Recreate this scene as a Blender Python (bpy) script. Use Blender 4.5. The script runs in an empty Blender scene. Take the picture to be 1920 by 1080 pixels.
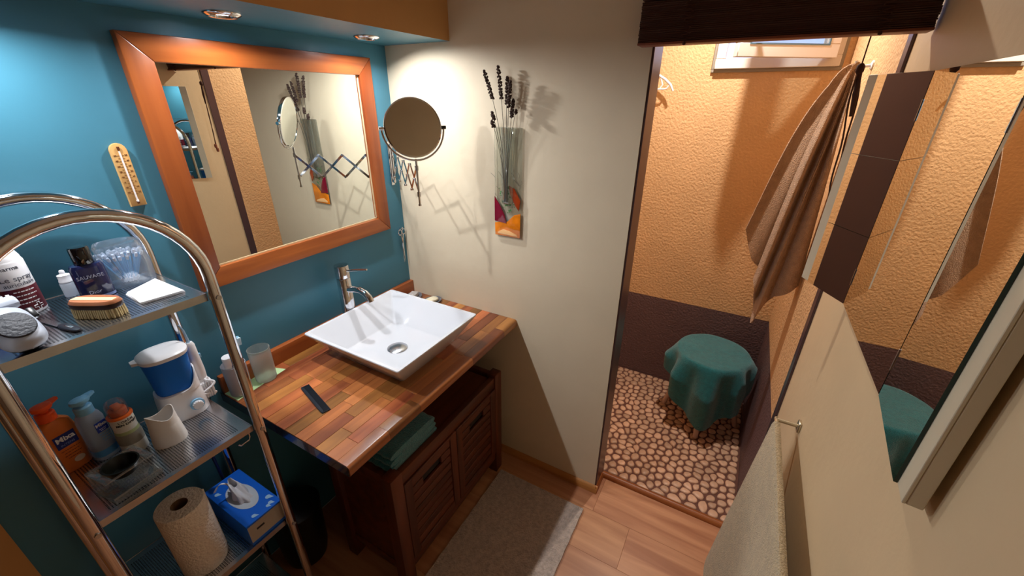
import bpy, bmesh, math, random
from mathutils import Vector, Matrix
rnd = random.Random(7)
PI = math.pi
scene = bpy.context.scene
COL = scene.collection

# ---------------------------------------------------------------- camera
# world: +X towards the cream partition wall, +Y towards the blue wall, +Z up, metres
YAW, PITCH, ROLL = math.radians(29.337), math.radians(24.95), math.radians(0.398)
cam_d = bpy.data.cameras.new('camera')
cam_d.sensor_width = 36.0
cam_d.lens = 758.9 / 1920 * 36.0
cam_d.clip_start = 0.02
cam = bpy.data.objects.new('camera', cam_d)
COL.objects.link(cam)
fw = Vector((math.cos(YAW) * math.cos(PITCH), math.sin(YAW) * math.cos(PITCH), -math.sin(PITCH)))
rt = Vector((math.sin(YAW), -math.cos(YAW), 0))
up = rt.cross(fw)
r2 = math.cos(ROLL) * rt + math.sin(ROLL) * up
u2 = -math.sin(ROLL) * rt + math.cos(ROLL) * up
cm = Matrix((r2, u2, -fw)).transposed().to_4x4()
cm.translation = Vector((0, 0, 1.66))
cam.matrix_world = cm
scene.camera = cam

# ---------------------------------------------------------------- world, exposure
world = bpy.data.worlds.new('world')
scene.world = world
world.use_nodes = True
world.node_tree.nodes['Background'].inputs[0].default_value = (0.9, 0.85, 0.8, 1)
world.node_tree.nodes['Background'].inputs[1].default_value = 0.02
scene.view_settings.view_transform = 'Standard'
scene.view_settings.look = 'None'
scene.view_settings.gamma = 1.0
scene.view_settings.use_curve_mapping = False
scene.view_settings.exposure = 0.55
SPOT_POWER = 5.2
SHOWER_POWER = 9.5

# ---------------------------------------------------------------- materials
def lin(c):
    return tuple((v / 12.92 if v <= 0.04045 else ((v + 0.055) / 1.055) ** 2.4) for v in (x / 255.0 for x in c))

def M(name, rgb, rough=0.5, metal=0.0, var=0.0, vscale=8.0, stretch=(1, 1, 1), bump=0.0, bscale=60.0, bdetail=4.0,
      trans=0.0, ior=1.45, coat=0.0, emit=None, estr=0.0, sheen=0.0, rand=0.0, alpha=1.0, dark=None, spec=0.5):
    m = bpy.data.materials.new(name)
    m.use_nodes = True
    nt = m.node_tree
    b = nt.nodes['Principled BSDF']
    c = lin(rgb)
    b.inputs['Base Color'].default_value = (*c, 1)
    b.inputs['Roughness'].default_value = rough
    b.inputs['Metallic'].default_value = metal
    b.inputs['Transmission Weight'].default_value = trans
    b.inputs['IOR'].default_value = ior
    b.inputs['Coat Weight'].default_value = coat
    b.inputs['Sheen Weight'].default_value = sheen
    b.inputs['Alpha'].default_value = alpha
    b.inputs['Specular IOR Level'].default_value = spec
    if emit:
        b.inputs['Emission Color'].default_value = (*lin(emit), 1)
        b.inputs['Emission Strength'].default_value = estr
    tc = nt.nodes.new('ShaderNodeTexCoord')
    mp = nt.nodes.new('ShaderNodeMapping')
    mp.inputs['Scale'].default_value = stretch
    nt.links.new(tc.outputs['Object'], mp.inputs['Vector'])
    if var > 0 or rand > 0:
        n = nt.nodes.new('ShaderNodeTexNoise')
        n.inputs['Scale'].default_value = vscale
        n.inputs['Detail'].default_value = 6
        nt.links.new(mp.outputs[0], n.inputs['Vector'])
        mix = nt.nodes.new('ShaderNodeMix')
        mix.data_type = 'RGBA'
        d = lin(dark) if dark else tuple(v * (1 - var) for v in c)
        l = tuple(min(1, v * (1 + var * 0.6)) for v in c)
        mix.inputs[6].default_value = (*d, 1)
        mix.inputs[7].default_value = (*l, 1)
        mr = nt.nodes.new('ShaderNodeMapRange')
        mr.inputs[1].default_value = 0.3
        mr.inputs[2].default_value = 0.7
        nt.links.new(n.outputs['Fac'], mr.inputs[0])
        nt.links.new(mr.outputs[0], mix.inputs[0])
        out = mix.outputs[2]
        if rand > 0:
            oi = nt.nodes.new('ShaderNodeObjectInfo')
            hs = nt.nodes.new('ShaderNodeHueSaturation')
            m1 = nt.nodes.new('ShaderNodeMapRange')
            m1.inputs[3].default_value = 1 - rand
            m1.inputs[4].default_value = 1 + rand
            nt.links.new(oi.outputs['Random'], m1.inputs[0])
            nt.links.new(m1.outputs[0], hs.inputs['Value'])
            nt.links.new(out, hs.inputs['Color'])
            out = hs.outputs[0]
        nt.links.new(out, b.inputs['Base Color'])
    if bump > 0:
        n2 = nt.nodes.new('ShaderNodeTexNoise')
        n2.inputs['Scale'].default_value = bscale
        n2.inputs['Detail'].default_value = bdetail
        nt.links.new(mp.outputs[0], n2.inputs['Vector'])
        bp = nt.nodes.new('ShaderNodeBump')
        bp.inputs['Strength'].default_value = bump
        bp.inputs['Distance'].default_value = 0.01
        nt.links.new(n2.outputs['Fac'], bp.inputs['Height'])
        nt.links.new(bp.outputs[0], b.inputs['Normal'])
    return m

def wood(name, rgb, dark, rough=0.35, axis=0, rand=0.25, coat=0.0, fine=1.0):
    """streaky wood, grain along the given object axis"""
    m = bpy.data.materials.new(name)
    m.use_nodes = True
    nt = m.node_tree
    b = nt.nodes['Principled BSDF']
    b.inputs['Roughness'].default_value = rough
    b.inputs['Coat Weight'].default_value = coat
    b.inputs['Coat Roughness'].default_value = 0.2
    tc = nt.nodes.new('ShaderNodeTexCoord')
    oi = nt.nodes.new('ShaderNodeObjectInfo')
    mp = nt.nodes.new('ShaderNodeMapping')
    s = [22 * fine, 22 * fine, 22 * fine]
    s[axis] = 1.6 * fine
    mp.inputs['Scale'].default_value = s
    ml = nt.nodes.new('ShaderNodeMath'); ml.operation = 'MULTIPLY'; ml.inputs[1].default_value = 37.0
    nt.links.new(oi.outputs['Random'], ml.inputs[0])
    ad = nt.nodes.new('ShaderNodeVectorMath'); ad.operation = 'ADD'
    nt.links.new(tc.outputs['Object'], mp.inputs['Vector'])
    nt.links.new(mp.outputs[0], ad.inputs[0])
    cx = nt.nodes.new('ShaderNodeCombineXYZ')
    for k in range(3):
        nt.links.new(ml.outputs[0], cx.inputs[k])
    nt.links.new(cx.outputs[0], ad.inputs[1])
    n = nt.nodes.new('ShaderNodeTexNoise')
    n.inputs['Scale'].default_value = 1.0
    n.inputs['Detail'].default_value = 8
    n.inputs['Distortion'].default_value = 0.6
    nt.links.new(ad.outputs[0], n.inputs['Vector'])
    cr = nt.nodes.new('ShaderNodeValToRGB')
    cr.color_ramp.elements[0].position = 0.32
    cr.color_ramp.elements[0].color = (*lin(dark), 1)
    cr.color_ramp.elements[1].position = 0.68
    cr.color_ramp.elements[1].color = (*lin(rgb), 1)
    nt.links.new(n.outputs['Fac'], cr.inputs[0])
    hs = nt.nodes.new('ShaderNodeHueSaturation')
    m1 = nt.nodes.new('ShaderNodeMapRange')
    m1.inputs[3].default_value = 1 - rand
    m1.inputs[4].default_value = 1 + rand
    nt.links.new(oi.outputs['Random'], m1.inputs[0])
    nt.links.new(m1.outputs[0], hs.inputs['Value'])
    m2 = nt.nodes.new('ShaderNodeMapRange')
    m2.inputs[3].default_value = 0.5 - 0.035 * rand
    m2.inputs[4].default_value = 0.5 + 0.035 * rand
    ml2 = nt.nodes.new('ShaderNodeMath'); ml2.operation = 'FRACT'
    nt.links.new(ml.outputs[0], ml2.inputs[0])
    nt.links.new(ml2.outputs[0], m2.inputs[0])
    nt.links.new(m2.outputs[0], hs.inputs['Hue'])
    nt.links.new(cr.outputs[0], hs.inputs['Color'])
    nt.links.new(hs.outputs[0], b.inputs['Base Color'])
    bp = nt.nodes.new('ShaderNodeBump')
    bp.inputs['Strength'].default_value = 0.08
    bp.inputs['Distance'].default_value = 0.004
    nt.links.new(n.outputs['Fac'], bp.inputs['Height'])
    nt.links.new(bp.outputs[0], b.inputs['Normal'])
    return m

def perforated(name):
    """bright steel sheet with a regular field of small punched holes"""
    m = M(name, (205, 208, 214), rough=0.22, metal=1.0)
    nt = m.node_tree
    b = nt.nodes['Principled BSDF']
    tc = nt.nodes.new('ShaderNodeTexCoord')
    v = nt.nodes.new('ShaderNodeTexVoronoi')
    v.inputs['Scale'].default_value = 190.0
    v.inputs['Randomness'].default_value = 0.0
    nt.links.new(tc.outputs['Object'], v.inputs['Vector'])
    sx = nt.nodes.new('ShaderNodeSeparateXYZ')
    nt.links.new(tc.outputs['Object'], sx.inputs[0])
    v.voronoi_dimensions = '2D'
    lt = nt.nodes.new('ShaderNodeMath'); lt.operation = 'LESS_THAN'; lt.inputs[1].default_value = 0.30
    nt.links.new(v.outputs['Distance'], lt.inputs[0])
    # keep a plain margin round the sheet
    def inside(out, half):
        a = nt.nodes.new('ShaderNodeMath'); a.operation = 'ABSOLUTE'
        nt.links.new(out, a.inputs[0])
        l = nt.nodes.new('ShaderNodeMath'); l.operation = 'LESS_THAN'; l.inputs[1].default_value = half
        nt.links.new(a.outputs[0], l.inputs[0])
        return l.outputs[0]
    mu = nt.nodes.new('ShaderNodeMath'); mu.operation = 'MULTIPLY'
    nt.links.new(inside(sx.outputs[0], 0.135), mu.inputs[0])
    nt.links.new(inside(sx.outputs[1], 0.118), mu.inputs[1])
    mu2 = nt.nodes.new('ShaderNodeMath'); mu2.operation = 'MULTIPLY'
    nt.links.new(mu.outputs[0], mu2.inputs[0])
    nt.links.new(lt.outputs[0], mu2.inputs[1])
    mix = nt.nodes.new('ShaderNodeMix'); mix.data_type = 'RGBA'
    mix.inputs[6].default_value = (*lin((205, 208, 214)), 1)
    mix.inputs[7].default_value = (*lin((30, 34, 40)), 1)
    nt.links.new(mu2.outputs[0], mix.inputs[0])
    nt.links.new(mix.outputs[2], b.inputs['Base Color'])
    mr = nt.nodes.new('ShaderNodeMapRange')
    mr.inputs[3].default_value = 0.22
    mr.inputs[4].default_value = 0.9
    nt.links.new(mu2.outputs[0], mr.inputs[0])
    nt.links.new(mr.outputs[0], b.inputs['Roughness'])
    return m

def thin(name, rgb, gloss, milk=0.0):
    """thin clear sheet: mostly see-through with a faint sharp reflection"""
    m = bpy.data.materials.new(name)
    m.use_nodes = True
    nt = m.node_tree
    nt.nodes.remove(nt.nodes['Principled BSDF'])
    out = nt.nodes['Material Output']
    tr = nt.nodes.new('ShaderNodeBsdfTransparent'); tr.inputs[0].default_value = (*lin(rgb), 1)
    gl = nt.nodes.new('ShaderNodeBsdfGlossy'); gl.inputs['Roughness'].default_value = 0.04
    fr = nt.nodes.new('ShaderNodeLayerWeight'); fr.inputs[0].default_value = 0.25
    ad = nt.nodes.new('ShaderNodeMath'); ad.operation = 'MULTIPLY_ADD'; ad.inputs[1].default_value = 0.5; ad.inputs[2].default_value = gloss * 0.4
    nt.links.new(fr.outputs['Fresnel'], ad.inputs[0])
    mx = nt.nodes.new('ShaderNodeMixShader')
    nt.links.new(ad.outputs[0], mx.inputs[0]); nt.links.new(tr.outputs[0], mx.inputs[1]); nt.links.new(gl.outputs[0], mx.inputs[2])
    last = mx.outputs[0]
    if milk > 0:
        df = nt.nodes.new('ShaderNodeBsdfDiffuse'); df.inputs[0].default_value = (*lin(rgb), 1)
        tl = nt.nodes.new('ShaderNodeBsdfTranslucent'); tl.inputs[0].default_value = (*lin(rgb), 1)
        m0 = nt.nodes.new('ShaderNodeMixShader'); m0.inputs[0].default_value = 0.5
        nt.links.new(df.outputs[0], m0.inputs[1]); nt.links.new(tl.outputs[0], m0.inputs[2])
        m1 = nt.nodes.new('ShaderNodeMixShader'); m1.inputs[0].default_value = milk
        nt.links.new(last, m1.inputs[1]); nt.links.new(m0.outputs[0], m1.inputs[2])
        last = m1.outputs[0]
    nt.links.new(last, out.inputs['Surface'])
    return m

MT = dict(
    blue=M('teal_blue_paint', (66, 124, 146), rough=0.42, var=0.06, vscale=3, bump=0.05, bscale=25),
    cream=M('cream_paint', (226, 211, 184), rough=0.6, var=0.05, vscale=4, bump=0.08, bscale=35),
    creamr=M('cream_paint_in_warm_shade', (216, 190, 152), rough=0.55, var=0.05, vscale=4, bump=0.08, bscale=40),  # same cream paint; the right wall's warm, weaker light is put into the colour
    ochre=M('ochre_tone', (204, 152, 92), rough=0.65, var=0.05, vscale=4, bump=0.1, bscale=60),
    orange=M('orange_plaster', (224, 180, 132), rough=0.75, var=0.07, vscale=6, bump=0.55, bscale=85, bdetail=2.5),
    plum=M('plum_brown_plaster', (108, 84, 86), rough=0.6, var=0.08, vscale=6, bump=0.55, bscale=85, bdetail=2.5),
    ceil=M('white_ceiling_paint', (235, 230, 220), rough=0.8, var=0.03, bump=0.05),
    profile=M('brown_metal_profile', (92, 74, 78), rough=0.3, metal=0.4, var=0.04),
    laminate=wood('oak_laminate', (196, 142, 102), (160, 104, 70), rough=0.4, axis=1, rand=0.08),
    basew=wood('honey_wood_moulding', (200, 140, 78), (165, 105, 52), rough=0.4, axis=1, rand=0.05),
    thresh=wood('brown_wood_threshold', (170, 100, 50), (130, 70, 32), rough=0.35, axis=1, rand=0.05),
    grout=M('brown_grout', (112, 74, 62), rough=0.8, var=0.15, vscale=30, bump=0.2, bscale=150),
    pebble=M('beige_pebble', (222, 180, 150), rough=0.38, var=0.14, vscale=30, rand=0.22),
    teak=wood('orange_teak', (166, 88, 38), (126, 58, 22), rough=0.32, axis=0, rand=0.06, coat=0.2),
    teakv=wood('orange_teak_upright', (166, 88, 38), (126, 58, 22), rough=0.32, axis=2, rand=0.06, coat=0.2),
    stave=wood('oiled_worktop_stave', (186, 118, 62), (132, 74, 38), rough=0.3, axis=0, rand=0.45, coat=0.25),
    darkwood=wood('dark_stained_wood', (104, 50, 26), (66, 28, 14), rough=0.4, axis=0, rand=0.1, coat=0.1),
    darkwoodv=wood('dark_stained_wood_upright', (104, 50, 26), (66, 28, 14), rough=0.4, axis=2, rand=0.1, coat=0.1),
    mirror=M('mirror_silver', (236, 240, 236), rough=0.0, metal=1.0),
    glassedge=M('green_glass_edge', (20, 48, 40), rough=0.1),
    chrome=M('chrome', (225, 226, 230), rough=0.06, metal=1.0),
    steel=M('brushed_steel', (190, 192, 196), rough=0.25, metal=1.0, var=0.05, vscale=40),
    perf=perforated('perforated_steel'),
    vglass=thin('clear_vase_glass', (251, 253, 251), 0.25, 0.03),
    cplast=thin('clear_plastic', (240, 244, 250), 0.2, 0.05),
    jarpl=thin('cloudy_plastic', (240, 245, 251), 0.2, 0.09),
    darkrear=M('dark_rear_wall', (120, 92, 66), rough=0.5, var=0.05),
    ceramic=M('white_ceramic', (212, 214, 220), rough=0.08, coat=0.5),
    white=M('white_plastic', (236, 236, 240), rough=0.3),
    whitem=M('matt_white_plastic', (228, 222, 216), rough=0.5),
    pvc=M('white_window_profile', (226, 216, 210), rough=0.3),
    black=M('black_plastic', (16, 16, 18), rough=0.3),
    blackgl=M('black_glossy_cap', (8, 8, 10), rough=0.05, coat=0.6),
    glass=thin('clear_glass', (240, 246, 246), 0.10),
    acryl=thin('clear_acrylic', (236, 240, 240), 0.3, 0.06),
    frost=M('frosted_glass', (238, 244, 242), rough=0.35, trans=0.85, ior=1.3),
    milky=M('milky_plastic', (226, 234, 244), rough=0.3, trans=0.55, ior=1.2),
    teal=M('teal_terry', (18, 124, 136), rough=0.95, var=0.25, vscale=60, bump=0.7, bscale=320, sheen=0.5),
    brownt=M('taupe_terry', (196, 156, 122), rough=0.95, var=0.15, vscale=50, bump=0.9, bscale=260, sheen=0.4),
    creamt=M('sand_terry', (206, 182, 140), rough=0.95, var=0.15, vscale=60, bump=0.9, bscale=260, sheen=0.4),
    mat=M('grey_beige_pile', (190, 172, 160), rough=1.0, var=0.25, vscale=70, bump=1.0, bscale=180, sheen=0.3),
    bamboo=M('dark_bamboo', (66, 34, 24), rough=0.5, var=0.35, vscale=20, stretch=(60, 1, 60)),
    batten=M('reddish_batten', (128, 66, 42), rough=0.45, var=0.15, vscale=10),
    cordm=M('brown_cord', (70, 38, 26), rough=0.8),
    boardm=M('cream_board', (214, 202, 176), rough=0.5, var=0.04),
    lens=M('spot_lens', (255, 255, 255), rough=0.3, emit=(238, 244, 255), estr=14.0),
    paper=M('white_paper', (244, 244, 246), rough=0.85, bump=0.1, bscale=200),
    kitchenp=M('embossed_paper', (232, 220, 206), rough=0.95, bump=0.5, bscale=160, bdetail=1),
    card=M('cardboard', (120, 90, 62), rough=0.9),
)
def mat(key, *a, **k):
    if key not in MT:
        MT[key] = M(key, *a, **k)
    return MT[key]

# ---------------------------------------------------------------- mesh helpers
def tag(o, label=None, cat=None, group=None, kind=None):
    if label: o['label'] = label
    if cat: o['category'] = cat
    if group: o['group'] = group
    if kind: o['kind'] = kind
    return o

def obj(name, bm, mats, parent=None, loc=(0, 0, 0), rot=(0, 0, 0), smooth=True, ang=38):
    bmesh.ops.recalc_face_normals(bm, faces=bm.faces[:])
    me = bpy.data.meshes.new(name)
    bm.to_mesh(me)
    bm.free()
    if not isinstance(mats, (list, tuple)):
        mats = [mats]
    for m in mats:
        me.materials.append(MT[m] if isinstance(m, str) else m)
    if smooth:
        me.polygons.foreach_set('use_smooth', [True] * len(me.polygons))
        me.set_sharp_from_angle(angle=math.radians(ang))
    o = bpy.data.objects.new(name, me)
    COL.objects.link(o)
    o.location = loc
    o.rotation_euler = rot
    if parent is not None:
        o.parent = parent
    return o

def empty(name, loc=(0, 0, 0), rz=0.0, label=None, cat=None, group=None, kind=None):
    o = bpy.data.objects.new(name, None)
    COL.objects.link(o)
    o.empty_display_size = 0.02
    o.location = loc
    o.rotation_euler = (0, 0, rz)
    return tag(o, label, cat, group, kind)

def BM():
    return bmesh.new()

def box(bm, lo, hi, bev=0.0, mi=0, seg=2):
    lo, hi = Vector(lo), Vector(hi)
    r = bmesh.ops.create_cube(bm, size=1.0)
    vs = r['verts']
    for v in vs:
        v.co = Vector(((v.co.x + .5) * (hi.x - lo.x) + lo.x, (v.co.y + .5) * (hi.y - lo.y) + lo.y, (v.co.z + .5) * (hi.z - lo.z) + lo.z))
    fs = list({f for v in vs for f in v.link_faces})
    for f in fs:
        f.material_index = mi
    if bev > 0:
        es = list({e for v in vs for e in v.link_edges})
        rr = bmesh.ops.bevel(bm, geom=es, offset=bev, segments=seg, profile=0.5, affect='EDGES')
        for f in rr['faces']:
            f.material_index = mi
    return bm

def lathe(bm, prof, n=28, c=(0, 0, 0), mi=0, sx=1.0, sy=1.0):
    rings = []
    for r, z in prof:
        if r < 1e-6:
            rings.append([bm.verts.new((c[0], c[1], c[2] + z))])
        else:
            rings.append([bm.verts.new((c[0] + sx * r * math.cos(2 * PI * i / n), c[1] + sy * r * math.sin(2 * PI * i / n), c[2] + z)) for i in range(n)])
    for a, b in zip(rings, rings[1:]):
        for i in range(n):
            j = (i + 1) % n
            if len(a) == 1 and len(b) == 1: continue
            if len(a) == 1: f = bm.faces.new((a[0], b[i], b[j]))
            elif len(b) == 1: f = bm.faces.new((a[i], a[j], b[0]))
            else: f = bm.faces.new((a[i], a[j], b[j], b[i]))
            f.material_index = mi
    return bm

def solid(bm, prof, **k):
    """lathe closed on the axis at both ends"""
    return lathe(bm, [(0, prof[0][1])] + list(prof) + [(0, prof[-1][1])], **k)

def tube(bm, pts, r, n=10, closed=False, mi=0):
    pts = [Vector(p) for p in pts]
    m = len(pts)
    rs = r if isinstance(r, (list, tuple)) else [r] * m
    tang = []
    for i in range(m):
        if closed: t = pts[(i + 1) % m] - pts[i - 1]
        else: t = pts[min(i + 1, m - 1)] - pts[max(i - 1, 0)]
        tang.append(t.normalized())
    u = tang[0].orthogonal().normalized()
    rings = []
    for i in range(m):
        t = tang[i]
        u = (u - t * u.dot(t))
        u = u.normalized() if u.length > 1e-6 else t.orthogonal().normalized()
        w = t.cross(u)
        rings.append([bm.verts.new(pts[i] + rs[i] * (math.cos(2 * PI * k / n) * u + math.sin(2 * PI * k / n) * w)) for k in range(n)])
    rng = range(m) if closed else range(m - 1)
    for i in rng:
        a, b = rings[i], rings[(i + 1) % m]
        for k in range(n):
            f = bm.faces.new((a[k], a[(k + 1) % n], b[(k + 1) % n], b[k]))
            f.material_index = mi
    if not closed:
        for q in (rings[0], rings[-1]):
            f = bm.faces.new(q)
            f.material_index = mi
    return bm

def prism(bm, pts, a, b, axis=2, mi=0, bev=0.0):
    """polygon pts (2D) extruded from a to b along axis; 2D axes are the other two in order"""
    def put(p, h):
        q = [0, 0, 0]
        o = [k for k in range(3) if k != axis]
        q[o[0]], q[o[1]], q[axis] = p[0], p[1], h
        return bm.verts.new(q)
    va = [put(p, a) for p in pts]
    vb = [put(p, b) for p in pts]
    fs = [bm.faces.new(va), bm.faces.new(vb)]
    n = len(pts)
    for i in range(n):
        fs.append(bm.faces.new((va[i], va[(i + 1) % n], vb[(i + 1) % n], vb[i])))
    for f in fs: f.material_index = mi
    if bev > 0:
        es = list(fs[0].edges) + list(fs[1].edges)
        rr = bmesh.ops.bevel(bm, geom=es, offset=bev, segments=2, profile=0.5, affect='EDGES')
        for f in rr['faces']: f.material_index = mi
    return bm

def sheet(bm, f, nu, nv, mi=0, wrap=False, thick=0.0):
    """surface f(u,v), u,v in 0..1; optional thickness along the normal"""
    cols = nu if wrap else nu + 1
    g = [[bm.verts.new(f(i / nu, j / nv)) for j in range(nv + 1)] for i in range(cols)]
    fs = []
    for i in range(nu):
        a, b = g[i], g[(i + 1) % cols]
        for j in range(nv):
            fs.append(bm.faces.new((a[j], b[j], b[j + 1], a[j + 1])))
    for q in fs: q.material_index = mi
    if thick:
        bmesh.ops.recalc_face_normals(bm, faces=fs)
        bmesh.ops.solidify(bm, geom=fs, thickness=thick)
    return bm

def loft(bm, rings, mi=0, cap=True):
    """closed loops of points with equal counts"""
    R = [[bm.verts.new(p) for p in r] for r in rings]
    n = len(R[0])
    for a, b in zip(R, R[1:]):
        for i in range(n):
            f = bm.faces.new((a[i], a[(i + 1) % n], b[(i + 1) % n], b[i]))
            f.material_index = mi
    if cap:
        for q in (R[0], R[-1]):
            f = bm.faces.new(q); f.material_index = mi
    return bm

def rrect(cx, cy, hx, hy, r, z, n=5):
    out = []
    for k, (sx, sy) in enumerate(((1, 1), (-1, 1), (-1, -1), (1, -1))):
        for i in range(n + 1):
            a = PI / 2 * (k + i / n)
            out.append((cx + sx * (hx - r) + r * math.cos(a), cy + sy * (hy - r) + r * math.sin(a), z))
    return out

def sup(cx, cy, hx, hy, z, e=2.6, n=32):
    out = []
    for i in range(n):
        a = 2 * PI * i / n
        c, s = math.cos(a), math.sin(a)
        out.append((cx + hx * math.copysign(abs(c) ** (2 / e), c), cy + hy * math.copysign(abs(s) ** (2 / e), s), z))
    return out

def text(name, s, size, m, parent, mtx=None, cyl=None, ext=0.0003, rot2=0.0, off=(0, 0), bold=0.0):
    """lettering as thin geometry; local x right, y up, facing local -Y after standing up; cyl = radius to wrap round"""
    cu = bpy.data.curves.new('txt', 'FONT')
    cu.body = s
    cu.size = size
    cu.align_x = 'CENTER'
    cu.align_y = 'CENTER'
    cu.extrude = ext
    cu.offset = bold
    cu.resolution_u = 2
    t = bpy.data.objects.new('txt', cu)
    COL.objects.link(t)
    dg = bpy.context.evaluated_depsgraph_get()
    me = bpy.data.meshes.new_from_object(t.evaluated_get(dg))
    bpy.data.objects.remove(t)
    c, sn = math.cos(rot2), math.sin(rot2)
    for v in me.vertices:
        x, y, z = v.co
        x, y = c * x - sn * y + off[0], sn * x + c * y + off[1]
        if cyl:
            rr = cyl + z + 0.0004
            v.co = (rr * math.sin(x / cyl), -rr * math.cos(x / cyl), y)
        else:
            v.co = (x, -z - 0.0004, y)
    me.materials.clear()
    me.materials.append(MT[m] if isinstance(m, str) else m)
    o = bpy.data.objects.new(name, me)
    COL.objects.link(o)
    o.parent = parent
    if mtx is not None:
        o.matrix_local = mtx
    return o

def facing(x, y, extra=0.0):
    """rotation about z that turns local -Y towards the camera side"""
    return math.atan2(-x, y) + extra

def copies(o, parent=None):
    c = o.copy(); COL.objects.link(c); c.parent = parent
    for ch in o.children:
        copies(ch, c)
    return c

# ================================================================ the room
YB, YR, XC, XS, XB, ZC = 1.333, -0.28, 1.345, 1.457, 2.378, 2.30   # blue wall, right wall, cream wall, shower side, shower back, ceiling
def struct(name, bm, mats, **k):
    return tag(obj(name, bm, mats, smooth=False, **k), kind='structure')

b = BM(); box(b, (-0.042, YB, 0), (XC, YB + .07, ZC)); struct('wall_left', b, 'blue')
b = BM(); box(b, (-1.5, YB - .004, 0), (-0.042, YB + .07, ZC)); struct('wall_left_end', b, 'ochre')
b = BM(); box(b, (XC, .307, 0), (XS, YB + .07, ZC)); struct('wall_front', b, 'cream')
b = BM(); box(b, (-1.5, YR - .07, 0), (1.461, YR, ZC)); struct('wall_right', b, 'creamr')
b = BM(); box(b, (-1.57, YR - .07, 0), (-1.5, YB + .07, ZC)); struct('wall_rear', b, 'darkrear')  # unseen wall, kept dark brown to cut light bouncing back
b = BM(); box(b, (-1.57, YR - .07, ZC), (XB + .07, YB + .07, ZC + .06)); struct('ceiling', b, 'ceil')
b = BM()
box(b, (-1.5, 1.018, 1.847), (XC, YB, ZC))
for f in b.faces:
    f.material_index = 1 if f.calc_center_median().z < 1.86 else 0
struct('ceiling_bulkhead', b, ['ochre', 'blue'])  # front: cream paint whose shade and yellow bounce are put in as ochre
# shower walls: plum band below 0.567, orange plaster above
ZB = 0.567
b = BM()
box(b, (1.461, YR - .07, -.05), (XB + .07, YR, ZB), mi=1); box(b, (1.461, YR - .07, ZB), (XB + .07, YR, ZC), mi=0)
struct('wall_shower_right', b, ['orange', 'plum'])
b = BM()
wy0, wy1, wz0, wz1 = -.225, .222, 1.812, 2.19
box(b, (XB, YR, -.05), (XB + .07, 1.05, ZB), mi=1)
box(b, (XB, YR, ZB), (XB + .07, 1.05, wz0), mi=0)
box(b, (XB, YR, wz1), (XB + .07, 1.05, ZC), mi=0)
box(b, (XB, YR, wz0), (XB + .07, wy0, wz1), mi=0)
box(b, (XB, wy1, wz0), (XB + .07, 1.05, wz1), mi=0)
struct('wall_shower_back', b, ['orange', 'plum'])
b = BM()
box(b, (XS, 1.0, -.05), (XB, 1.05, ZB), mi=1); box(b, (XS, 1.0, ZB), (XB, 1.05, ZC), mi=0)
struct('wall_shower_left', b, ['orange', 'plum'])
# trims
b = BM(); box(b, (1.441, YR, 0), (1.484, YR + .007, ZC), bev=.0015); struct('trim_1', b, 'profile')
b = BM(); box(b, (1.348, .300, .012), (1.460, .307, ZC), bev=.0015); struct('trim_2', b, 'profile')
b = BM()
q = [(1.434 + .018 * (1 - math.cos(a)), .018 * math.sin(a)) for a in [PI * k / 10 for k in range(11)]]
prism(b, q, YR, .300, axis=1); struct('trim_3', b, 'thresh')
def quarter(t, h, n=6):
    return [(0, 0)] + [(-t * math.cos(PI / 2 * k / n), h * math.sin(PI / 2 * k / n)) for k in range(n + 1)]
b = BM(); prism(b, [(XC + p[0], p[1]) for p in quarter(.016, .036)], .292, 1.30, axis=1)
struct('baseboard_front', b, 'basew')
b = BM(); prism(b, [(.3 + p[0] * .8, p[1]) for p in quarter(.012, .036)], XC - .01, 1.434, axis=0)
struct('baseboard_jamb', b, 'thresh')

# floor with laminate planks along Y
b = BM(); box(b, (-1.5, YR, -.06), (1.452, YB, -.009))
fl = struct('floor', b, 'thresh')
pw = .192
x = 1.4345
k = 0
while x > -1.45:
    x0 = max(x - pw, -1.5)
    ys = [YR]
    y = YR + rnd.uniform(.25, 1.2)
    while y < YB - .15:
        ys.append(y); y += 1.25
    ys.append(YB)
    for ya, yb in zip(ys, ys[1:]):
        b = BM(); box(b, (-(x - x0) / 2 + .0002, -(yb - ya) / 2 + .0002, -.009), ((x - x0) / 2 - .0002, (yb - ya) / 2 - .0002, 0), bev=.0005, seg=1)
        obj('plank', b, 'laminate', fl, loc=((x + x0) / 2, (ya + yb) / 2, 0), smooth=False)
    x = x0

# shower floor: grout bed and pebble mosaic
b = BM(); box(b, (1.4525, YR, -.05), (XB, 1.0, -.004))
fs = struct('floor_shower', b, 'grout')
def clip(poly, px, py, nx, ny):
    """keep the side of the line through (px,py) where n.(p-p0) <= 0"""
    out = []
    n = len(poly)
    for i in range(n):
        a, c = poly[i], poly[(i + 1) % n]
        da = (a[0] - px) * nx + (a[1] - py) * ny
        dc = (c[0] - px) * nx + (c[1] - py) * ny
        if da <= 0: out.append(a)
        if (da < 0 < dc) or (dc < 0 < da):
            t = da / (da - dc)
            out.append((a[0] + t * (c[0] - a[0]), a[1] + t * (c[1] - a[1])))
    return out
X0, X1, Y0, Y1 = 1.474, XB - .004, YR + .004, .996
SP = .0435
seeds = []
j = 0
yy = Y0 + SP / 2
while yy < Y1:
    xx = X0 + SP * (.5 + .5 * (j % 2))
    while xx < X1:
        seeds.append((min(max(xx + rnd.uniform(-.017, .017), X0 + .006), X1 - .006), min(max(yy + rnd.uniform(-.017, .017), Y0 + .006), Y1 - .006)))
        xx += SP
    yy += SP * .87
    j += 1
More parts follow.
